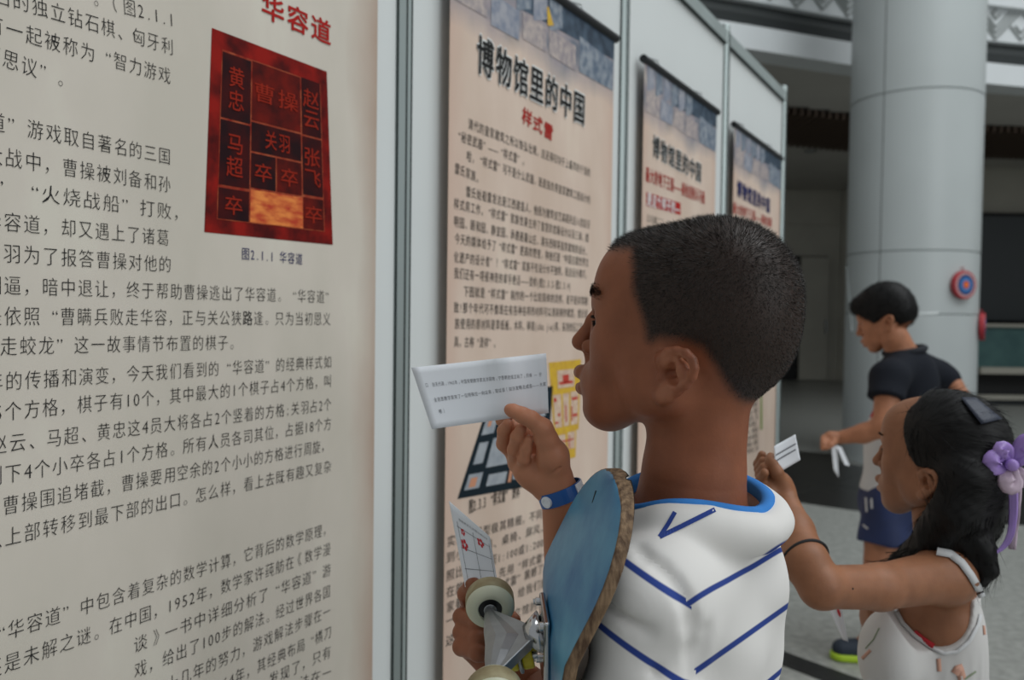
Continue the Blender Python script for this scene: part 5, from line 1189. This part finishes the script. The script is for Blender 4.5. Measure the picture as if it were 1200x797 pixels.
for s in (1,):
    n = 160; t = rng.random(n)[:, None]; P = hp(698.5, 345, .012)*(1-t)+hp(716, 343, .040)*t; P = np.array([XV[int(np.argmin(np.sum((XV-p)**2, axis=1)))] for p in P]); D_ = np.array([.2, .7, .3])+rng.normal(size=(n, 3))*.15; D_ /= np.linalg.norm(D_, axis=1, keepdims=True)
    V, Tq = strands(P, D_, np.full(n, .006), .0008); link('eyebrow', mesh_np('eyebrow', GH.w(V), Tq), M['hair'], girl, kind='stuff')
    P = np.array([hp(697.5, 375.5, .034+u*.011) for u in np.linspace(-1, 1, 24)]); P = np.array([XV[int(np.argmin(np.sum((XV-p)**2, axis=1)))] for p in P]); D_ = np.array([1, .3, -.25])+rng.normal(size=P.shape)*.1; D_ /= np.linalg.norm(D_, axis=1, keepdims=True)
    V, Tq = strands(P, D_, np.full(len(P), .007), .0009); link('eyelashes', mesh_np('eyelashes', GH.w(V), Tq), M['hair'], girl, kind='stuff')
# dress -------------------------------------------------------
M['dress'] = mat('white_print_cotton', (.62, .60, .58), .85, spec=.2, bump=.25, bscale=14); M['dredge'] = mat('white_piping', (.66, .66, .66), .8); M['lining'] = mat('red_lining', (.50, .02, .03), .7)
g = SDF(at(1105, 735, 1.3)-np.array([.22, .22, .52]), at(1105, 735, 1.3)+np.array([.20, .22, .11]), .0034); gtorso(g, .005)
ctr = at(1106, 735, 1.31)
for a_, r_ in ((at(1077, 800, 1.31), .076), (at(1090, 900, 1.31), .112), (at(1094, 1080, 1.31), .175), (at(1096, 1000, 1.31), .150)): g.ell(a_, (r_, r_*.95, .14), k=.05)
g.ell(at(1040, 770, 1.24), (.040, .05, .07), k=.05)
x, y, z = g.xyz(); th = np.arctan2(y-ctr[1], x-ctr[0]); g.D = (g.D+.004*np.sin(th*13+2)*np.clip((ctr[2]-.02-z)/.2, 0, 1)+.0015*np.sin(th*29)*np.clip((ctr[2]-z)/.1, 0, 1)).astype(np.float32)
g.plane(ctr-np.array([0, 0, .50]), (0, 0, -1)); g.plane(at(1100, 690, 1.3), (0, 0, 1))
# wide armhole: a slanting ellipse cut through the side that faces us
ca = at(1099, 700, 1.215); g.ell(ca, (.069, .13, .086), k=.002, op='sub'); g.ell(at(1150, 660, 1.30), (.030, .09, .05), k=.002, op='sub')
g2 = SDF.__new__(SDF); 
V, Q_ = g.mesh(); V = relax(V, Q_, 1, .4); DV, DQ = V, Q_; dr_ = link('sundress', mesh_np('sundress', V, Q_), M['dress'], girl, smooth=True, label='white sundress with orange and green flowers'); TD = bvh(V, Q_)
def on_d(px, py, tr_, lift=.001):
    p = hit(tr_, px, py); return None if p is None else p+(CP-p)/np.linalg.norm(CP-p)*lift
def strap(pts, w, name, m, trees, lift=.0015, par=None, fb_=None):
    P = []
    for a, b in zip(pts, pts[1:]):
        for t in np.linspace(0, 1, 6, endpoint=False): P.append(np.array([a[0]+(b[0]-a[0])*t, a[1]+(b[1]-a[1])*t]))
    P.append(np.array(pts[-1], float)); L_, R2 = [], []
    for i, p in enumerate(P):
        t = P[min(i+1, len(P)-1)]-P[max(i-1, 0)]; t = t/(np.linalg.norm(t)+1e-9); n_ = np.array([-t[1], t[0]])*w/2; ds = []
        for q_ in (p+n_, p-n_):
            c_ = [on_d(*q_, tr_, lift) for tr_ in trees]; c_ = [k for k in c_ if k is not None]; ds.append(min(c_, key=lambda v: np.linalg.norm(v-CP)) if c_ else (at(q_[0], q_[1], fb_) if fb_ else None))
        if ds[0] is None or ds[1] is None: continue
        L_.append(ds[0]); R2.append(ds[1])
    if len(L_) < 2: return
    k = len(L_); V = L_+R2+[v-(CP-v)/np.linalg.norm(CP-v)*.0012 for v in L_+R2]; Fs = []
    for i in range(k-1): Fs += [(i, i+1, k+i+1, k+i), (2*k+i, 3*k+i, 3*k+i+1, 2*k+i+1), (i, 2*k+i, 2*k+i+1, i+1), (k+i, k+i+1, 3*k+i+1, 3*k+i)]
    return link(name, mesh(name, V, Fs), m, par, smooth=True)
TB = bvh(T1_[0], T1_[1]); HT0 = bvh(GH.fr.w(HGV), HGQ)
strap([(1098, 646), (1114, 649), (1127, 659), (1138, 674), (1146, 688), (1151, 700)], 9, 'shoulder_strap', M['dredge'], [TB, HT0], .004, dr_, 1.225)
strap([(1049, 713), (1058, 730), (1072, 745), (1090, 758), (1106, 766), (1122, 764), (1136, 752), (1147, 732), (1152, 708), (1153, 692)], 4.5, 'armhole_piping', M['dredge'], [TD, TB], .0030, dr_)
strap([(1071, 741), (1082, 750), (1094, 758)], 7, 'red_underlayer', M['lining'], [TB, TD], .0026, dr_)
M['flo'] = mat('orange_print', (.62, .34, .25), .8); M['flg'] = mat('green_leaf_print', (.26, .30, .20), .8)
for pts, w, m_ in (([(1014, 760), (1023, 750), (1030, 736)], 1.5, 'flg'), ([(1010, 772), (1020, 762)], 4, 'flo'), ([(1008, 780), (1012, 797)], 5, 'flo'), ([(1100, 772), (1101, 787)], 5, 'flo'), ([(1119, 790), (1124, 782), (1128, 797)], 10, 'flo'), ([(1131, 796), (1144, 787)], 2.2, 'flg'), ([(1153, 733), (1154, 744)], 3, 'flo')):
    strap(pts, w, 'printed_flower', M[m_], [TD], .0012, dr_)
# hair clip, bow, elastic, slip of paper -----------------------
M['clip'] = mat('dark_navy_ribbon', (.022, .028, .05), .5, bump=.3, bscale=300); M['satin'] = mat('lilac_satin', (.36, .22, .62), .32, spec=.6, col2=(.45, .30, .68), scale=12); M['satin2'] = mat('pale_pink_satin', (.60, .46, .56), .35, spec=.6); M['elastic'] = mat('black_elastic', (.012, .012, .013), .8)
HT = bvh(GH.fr.w(HGV), HGQ)
clip = thing('hair_ribbon', at(1148, 480, 1.29), 'flat dark navy ribbon across the top of the girl\'s hair', 'ribbon')
G_ = np.zeros((9, 6, 3)); cc = [(1126, 466), (1143, 466), (1174, 491), (1150, 497)]
for i in range(9):
    for j in range(6):
        u, v = i/8, j/5; c4 = [np.array(q, float) for q in cc]; p = (c4[0]*(1-u)+c4[3]*u)*(1-v)+(c4[1]*(1-u)+c4[2]*u)*v; h_ = hit(HT, *p); G_[i, j] = (h_ if h_ is not None else np.full(3, np.nan))
ok_ = ~np.isnan(G_[:, :, 0]); Ym = G_[:, :, 1][ok_].max() if ok_.any() else 1.3
for i in range(9):
    for j in range(6):
        if not ok_[i, j]:
            u, v = i/8, j/5; c4 = [np.array(q, float) for q in cc]; p = (c4[0]*(1-u)+c4[3]*u)*(1-v)+(c4[1]*(1-u)+c4[2]*u)*v; G_[i, j] = at(p[0], p[1], Ym)
for _ in range(3): G_[1:-1, 1:-1] = (G_[:-2, 1:-1]+G_[2:, 1:-1]+G_[1:-1, :-2]+G_[1:-1, 2:])/4
G_ += (CP-G_)/np.linalg.norm(CP-G_, axis=2, keepdims=True)*.006
V, Fs = ribbon_sheet(G_, .002); link('band', mesh('band', V, Fs), M['clip'], clip, smooth=True); fit(clip)
bow = thing('hair_bow', at(1184, 545, 1.245), 'lilac and pale pink satin bow at the back of the girl\'s head', 'bow')
def petal(pts, ws, nm, m_, cup=.0028):
    P = [np.array(p, float) for p in pts]; k = 14; C = []
    for i in range(k):
        t = i/(k-1)*(len(P)-1); a = min(int(t), len(P)-2); f = t-a; C.append((P[a]*(1-f)+P[a+1]*f, np.interp(t, range(len(ws)), ws)))
    Cp = np.array([c[0] for c in C]); 
    for _ in range(3): Cp[1:-1] = (Cp[:-2]+Cp[1:-1]*2+Cp[2:])/4
    G2_ = np.zeros((k, 7, 3)); tt = np.gradient(Cp, axis=0); view = (CP-Cp.mean(0)); view /= np.linalg.norm(view)
    for i in range(k):
        b = np.cross(tt[i], view); b /= np.linalg.norm(b)+1e-9; c = np.cross(tt[i], b); c /= np.linalg.norm(c)+1e-9
        for j in range(7): u = -1+j/3; G2_[i, j] = Cp[i]+b*C[i][1]*u+view*(cup*(1-u*u)+.0012*math.sin(u*9+i*.6))
    V, Fs = ribbon_sheet(G2_, .0009); return link(nm, mesh(nm, V, Fs), m_, bow, smooth=True)
b_ = lambda px, py, Y=1.30: at(px, py, Y-.095)
petal([b_(1184, 543), b_(1172, 532, 1.285), b_(1160, 540, 1.28), b_(1166, 552, 1.29), b_(1182, 547, 1.295)], [.004, .011, .013, .010, .004], 'loop', M['satin'])
petal([b_(1184, 541), b_(1180, 527, 1.29), b_(1172, 524, 1.28), b_(1176, 538, 1.285)], [.004, .010, .011, .005], 'loop', M['satin'])
petal([b_(1186, 542), b_(1196, 524, 1.29), b_(1208, 516, 1.28), b_(1210, 530, 1.285), b_(1190, 546, 1.295)], [.004, .012, .016, .012, .004], 'loop', M['satin'])
petal([b_(1184, 545), b_(1176, 560, 1.285), b_(1184, 573, 1.28), b_(1192, 566, 1.285), b_(1188, 548, 1.29)], [.004, .011, .013, .010, .004], 'loop', M['satin2'])
petal([b_(1187, 546), b_(1196, 556, 1.285), b_(1206, 566, 1.28), b_(1204, 552, 1.29)], [.004, .010, .012, .006], 'loop', M['satin2'])
petal([b_(1187, 570, 1.30), b_(1188, 600, 1.30), b_(1185, 632, 1.30), b_(1168, 650, 1.30), b_(1156, 647, 1.30)], [.006, .0055, .0045, .002, .001], 'tail', M['satin'], .001)
petal([b_(1192, 570, 1.305), b_(1190, 600, 1.305), b_(1186, 644, 1.305)], [.006, .006, .0045], 'tail', M['satin2'], .001)
m2 = MB(); m2.lathe(b_(1186, 545, 1.285), CP-b_(1186, 545, 1.285), [(-.008, .005), (-.004, .009), (.002, .009), (.006, .005)], 14); m2.build('knot', M['satin'], bow, smooth=True); fit(bow)
el = thing('hair_elastic', at(941, 655, 1.15), 'black hair elastic around the girl\'s forearm', 'elastic')
pa, pb = at(927, 668, 1.15), at(960, 641, 1.15); cen = (at(945, 660, 1.135)*.88+at(932, 622, 1.19)*.12); axe = at(932, 622, 1.19)-at(945, 660, 1.135); axe /= np.linalg.norm(axe); v = CP-cen; v -= axe*(v@axe); v /= np.linalg.norm(v); w = np.cross(axe, v)
m2 = MB(); ring_ = [cen+(w*math.cos(a)+v*math.sin(a))*.0318+axe*(.007*math.cos(a)) for a in np.linspace(0, 2*math.pi, 40)]; m2.tube(ring_, .0024, 8, cap=False); m2.build('loop', M['elastic'], el, smooth=True); fit(el)
G3 = sheet_px([(907, 523), (932, 509), (938, 539), (909, 556)], (1.225, 1.232, 1.232, 1.225), lambda u, v: .002*math.sin(u*3)); p3 = paper(G3, 'small white slip in the girl\'s raised hand')
mb = MB()
for v, u1 in ((.32, .95), (.52, .9)): quad_on(mb, G3, .05, v, u1, v+.05)
mb.build('printed_text', M['pencil'], p3); fit(p3)
G4 = sheet_px([(968, 706), (986, 710), (994, 752), (988, 750)], (1.38, 1.38, 1.37, 1.37), lambda u, v: .002*math.sin(u*3)); p4 = paper(G4, 'white card with a red mark hanging below the girl\'s elbow')
mb = MB(); blot(G4, .7, .22, .12); mb.build('flower_drawing', M['pred'], p4); fit(p4)
for s_ in (-1, 1):
    g = SDF((-.10, s_*.06-.09, gz(-.005)), (.2, s_*.06+.09, gz(.12)), .006); g.cap((-.02, s_*.062, gz(.04)), (.08, s_*.07, gz(.034)), .036, .034, k=.01); g.plane((0, 0, gz(.003)), (0, 0, -1)); V, Q_ = g.mesh(); link('shoe', mesh_np('shoe', Ga.w(V), Q_), M['sole'], girl, smooth=True)

# ------------------------------------------------------------------ boy in the dark polo shirt
FH = Head((1041, 378), 3.27, 46, 27, 1.02); FV = FH.w(XV)
FB = at(1058, 480, 3.34); FF = Frame(FB, math.radians(52)); fz = lambda z: z-FB[2]
far = thing('person', (FB[0], FB[1], 0), 'boy in black, red and white polo shirt and navy shorts beside the column', 'person')
a = lambda px, py, Y=3.3: at(px, py, Y)
def ftorso(g, e=0):
    g.ell(a(1062, 455, 3.34), (.105, .12, .15), k=.05, g=e); g.ell(a(1052, 530, 3.34), (.115, .13, .20), k=.05, g=e); g.ell(a(1046, 590, 3.34), (.115, .135, .13), k=.05, g=e)
    g.cap(a(1062, 428, 3.30), a(1044, 441, 3.20), .055, .055, k=.04, g=e); g.cap(a(1066, 426, 3.36), a(1096, 440, 3.46), .055, .052, k=.04, g=e)
far_sh, far_el, far_wr = a(1042, 446, 3.19), a(1036, 500, 3.12), a(984, 513, 3.20)
g = SDF(a(1050, 480)-np.array([.42, .42, .50]), a(1050, 480)+np.array([.42, .32, .40]), .008); ftorso(g)
g.cap(a(1048, 395, 3.31), a(1062, 425, 3.33), .054, .060, k=.03)
g.cap(far_sh, far_el, .050, .041, k=.02); g.chain([far_el, a(1012, 508, 3.16), far_wr], [.041, .036, .025], k=.015)
g.cap(a(1098, 444, 3.46), a(1116, 452, 3.42), .046, .040, k=.02); g.cap(a(1116, 452, 3.42), a(1140, 480, 3.36), .038, .028, k=.015)
F1_ = g.mesh()
g = SDF(a(972, 516, 3.2)-np.array([.06, .09, .07]), a(972, 516, 3.2)+np.array([.08, .09, .07]), .0035)
g.cap(far_wr, a(974, 513, 3.2), .024, .022, k=.01); g.ell(a(975, 513, 3.2), (.032, .022, .024), k=.01)
for i in range(4): g.chain([a(972, 509+3.2*i, 3.21-.01*i), a(965, 513+2.5*i, 3.20-.012*i), a(964.5, 519+2*i, 3.19-.01*i), a(970, 522+1*i, 3.18-.01*i)], [.0115, .010, .009, .0075], k=.004)
g.chain([a(978, 517, 3.17), a(973, 522, 3.155), a(969, 523.5, 3.16)], [.013, .011, .008], k=.006)
F2_ = g.mesh()
g = SDF(np.array([FB[0]-.35, FB[1]-.35, -.01]), np.array([FB[0]+.25, FB[1]+.35, .62]), .009)
ft = [at(1020, 772, 3.28), at(1062, 768, 3.42)]; lg = [((a(1036, 600, 3.30)), a(1030, 660, 3.27)), (a(1062, 600, 3.42), a(1068, 660, 3.40))]
for (h_, k2), f_ in zip(lg, ft):
    f2 = np.array([f_[0], f_[1], .07]); g.cap(h_, k2, .078, .055, k=.03); g.cap(k2, f2, .052, .036, k=.02); g.cap(f2, f2+np.array([-.06, .01, -.02]), .036, .03, k=.02)
F3_ = g.mesh()
k_ = np.zeros((len(FV), 3)); k_[:, 0] = xl*.7
V, Q, Kk = merge([(FV, XQ, k_), (F1_[0], F1_[1], None), (F2_[0], F2_[1], None), (F3_[0], F3_[1], None)]); me = mesh_np('body', V, Q); set_mask(me, Kk); link('body', me, M['skin_far'], far, smooth=True); eyes(far, FH.w, hp)
# hair: thick dark cap with a ragged fringe
g = SDF((-.125, -.10, -.11), (.125, .10, .12), .0036); g.ell((.002, 0, .010), (.109, .083, .100), k=.01); g.ell(hp(735, 290, 0), (.030, .05, .022), k=.02); g.ell(hp(862, 388, 0), (.064, .068, .068), k=.02); g.ell(hp(757, 325, 0), (.062, .066, .055), k=.03)
x, y, z = g.xyz(); XX, ZZ_ = np.meshgrid(g.ax[0], g.ax[2], indexing='ij')
hp2 = [(690, 240), (690, 318), (706, 330), (728, 352), (735, 372), (750, 378), (757, 408), (768, 402), (790, 398), (815, 405), (826, 440), (835, 470), (850, 492), (900, 500), (980, 480), (980, 220), (690, 220)]
PP = np.array([hp(p_, q_, .03)[[0, 2]] for p_, q_ in hp2]); sdp = in_poly(np.stack([XX.ravel(), ZZ_.ravel()], 1), PP).reshape(XX.shape)
g.D = np.maximum(g.D, (-sdp)[:, None, :]-.004*np.sin(y*220)-.003*np.sin(y*490+1)).astype(np.float32); V, Q_ = g.mesh(); V = relax(V, Q_, 1, .5)
link('hair', mesh_np('hair', FH.w(V), Q_), M['hairg'], far, smooth=True, label='short thick black hair')
N_ = vnormals(V, Q_); P, f = sample(V, Q_, np.ones(len(V)), 9000); D_ = N_[Q_[f, 0]]*.5+np.array([.6, 0, -.5])+rng.normal(size=P.shape)*.3; D_ /= np.linalg.norm(D_, axis=1, keepdims=True); Vs, Tq = strands(P, D_, rng.uniform(.008, .018, len(P)), .0011); link('hair_strands', mesh_np('hair_strands', FH.w(Vs), Tq), M['hairg'], far, kind='stuff')
def polo_mat():
    m = mat('colour_block_pique', (.5, .5, .5), .85, spec=.2); nt = m.node_tree; b = nt.nodes['Principled BSDF']; a_ = nt.nodes.new('ShaderNodeVertexColor'); a_.layer_name = 'mask'; nt.links.new(a_.outputs[0], b.inputs['Base Color']); return m
g = SDF(FB-np.array([.36, .36, .46]), FB+np.array([.34, .34, .33]), .0065); ftorso(g, .014)
g.cap(a(1042, 443, 3.19), a(1038, 470, 3.15), .064, .070, k=.03); g.cap(a(1096, 441, 3.46), a(1108, 447, 3.44), .060, .060, k=.03)
x, y, z = g.xyz(); g.D = (g.D+.004*np.sin(24*z+18*x)*np.sin(20*y+3)).astype(np.float32)
g.D = np.where(z < a(1030, 581, 3.25)[2]+.0*x, np.maximum(g.D, .01), g.D).astype(np.float32); g.cap(a(1056, 402, 3.32), a(1062, 424, 3.33), .062, .064, k=.003, op='sub')
ax_ = far_el-far_sh; ax_ /= np.linalg.norm(ax_); cut_ = a(1040, 467, 3.15); t = (x-cut_[0])*ax_[0]+(y-cut_[1])*ax_[1]+(z-cut_[2])*ax_[2]; dd = np.sqrt((x-cut_[0]-ax_[0]*t)**2+(y-cut_[1]-ax_[1]*t)**2+(z-cut_[2]-ax_[2]*t)**2)
g.D = np.where((t > 0) & (dd < .078) & (t < .10) & (y < 3.24), np.maximum(g.D, t), g.D).astype(np.float32)
V, Q_ = g.mesh(); V = relax(V, Q_, 2, .5); me = mesh_np('polo_shirt', V, Q_); zr = a(1015, 472, 3.2)[2]; zw = a(1015, 495, 3.2)[2]
tv = (V-cut_)@ax_; slv = (np.linalg.norm(V-cut_-np.outer(tv, ax_), axis=1) < .078) & (tv > -.06) & (V[:, 1] < 3.20)
kk = np.where(((V[:, 2] > zr) | slv)[:, None], [[.010, .012, .018]], np.where((V[:, 2] > zw)[:, None], [[.42, .012, .022]], [[.60, .60, .60]])); set_mask(me, kk); M['polo'] = polo_mat(); ps = link('polo_shirt', me, M['polo'], far, smooth=True, label='polo shirt, black above a red band and white below')
m2 = MB(); nb = a(1060, 411, 3.325)
rr_ = [nb+np.array([.070*math.cos(t_), .078*math.sin(t_), .014*math.cos(t_)-.0*math.sin(t_)]) for t_ in np.linspace(0, 2*math.pi, 30)]; m2.tube(rr_, .014, 8, cap=False); m2.build('collar', mat('black_pique', (.010, .012, .018), .85), ps, smooth=True)
g = SDF(FB-np.array([.33, .33, .62]), FB+np.array([.33, .33, -.22]), .0075); g.ell(a(1046, 590, 3.34), (.125, .145, .13), k=.03)
g.cap(a(1040, 592, 3.29), a(1036, 640, 3.27), .090, .098, k=.03); g.cap(a(1060, 592, 3.40), a(1068, 640, 3.39), .090, .098, k=.03); g.plane(a(1040, 634, 3.27), (0, 0, -1)); x, y, z = g.xyz(); g.D = (g.D+.005*np.sin(34*x+10*z)*np.sin(28*y)).astype(np.float32)
M['short'] = mat('navy_shorts', (.010, .022, .085), .7, var=.15, scale=8); V, Q_ = g.mesh(); V = relax(V, Q_, 1, .5); so = link('shorts', mesh_np('shorts', V, Q_), M['short'], far, smooth=True, label='navy shorts with two white drawstrings'); TS = bvh(V, Q_)
strap([(1014.5, 583), (1015.5, 600)], 2.6, 'drawstring', M['sole'], [TS], .004, so); strap([(1021, 584), (1021.5, 596)], 2.6, 'drawstring', M['sole'], [TS], .004, so); strap([(1011, 615), (1017, 620)], 2, 'small_mark', M['sole'], [TS], .003, so)
M['lime'] = mat('lime_sole', (.42, .62, .03), .5); M['navysh'] = mat('navy_shoe', (.018, .028, .045), .7)
for f_ in ft:
    f2 = np.array([f_[0], f_[1], 0]); d_ = np.array([-.85, .1, 0]); d_ /= np.linalg.norm(d_)
    g = SDF(f2-np.array([.19, .09, .005]), f2+np.array([.12, .09, .13]), .005); g.cap(f2+np.array([.02, 0, .05]), f2+d_*.11+np.array([0, 0, .042]), .043, .038, k=.01); g.ell(f2+np.array([.03, 0, .075]), (.045, .04, .045), k=.02); g.plane(f2+np.array([0, 0, .022]), (0, 0, -1)); V, Q_ = g.mesh(); sh = link('shoe', mesh_np('shoe', V, Q_), M['navysh'], far, smooth=True)
    g = SDF(f2-np.array([.19, .09, .005]), f2+np.array([.12, .09, .05]), .005); g.cap(f2+np.array([.02, 0, .018]), f2+d_*.112+np.array([0, 0, .018]), .050, .043, k=.01); g.plane(f2+np.array([0, 0, .030]), (0, 0, 1)); g.plane(f2+np.array([0, 0, .002]), (0, 0, -1)); V, Q_ = g.mesh(); link('sole', mesh_np('sole', V, Q_), M['lime'], sh, smooth=True, label='lime green sole')
G5 = sheet_px([(974, 521), (981, 523), (983, 560), (977, 551)], (3.17, 3.17, 3.17, 3.17), None, 6, 6); p5 = paper(G5, 'folded white paper strip in the far boy\'s hand'); 
G6 = sheet_px([(980, 522), (986, 524), (996, 546), (990, 545)], (3.165, 3.165, 3.15, 3.15), None, 6, 6); V, Fs = ribbon_sheet(G6, .0006); link('flap', mesh('flap', V, Fs), M['paper'], p5); fit(p5)
for t in list(COL.objects):
    if t.parent is None and t.type == 'EMPTY' and t.name.startswith(('person', 'skateboard')): fit(t)
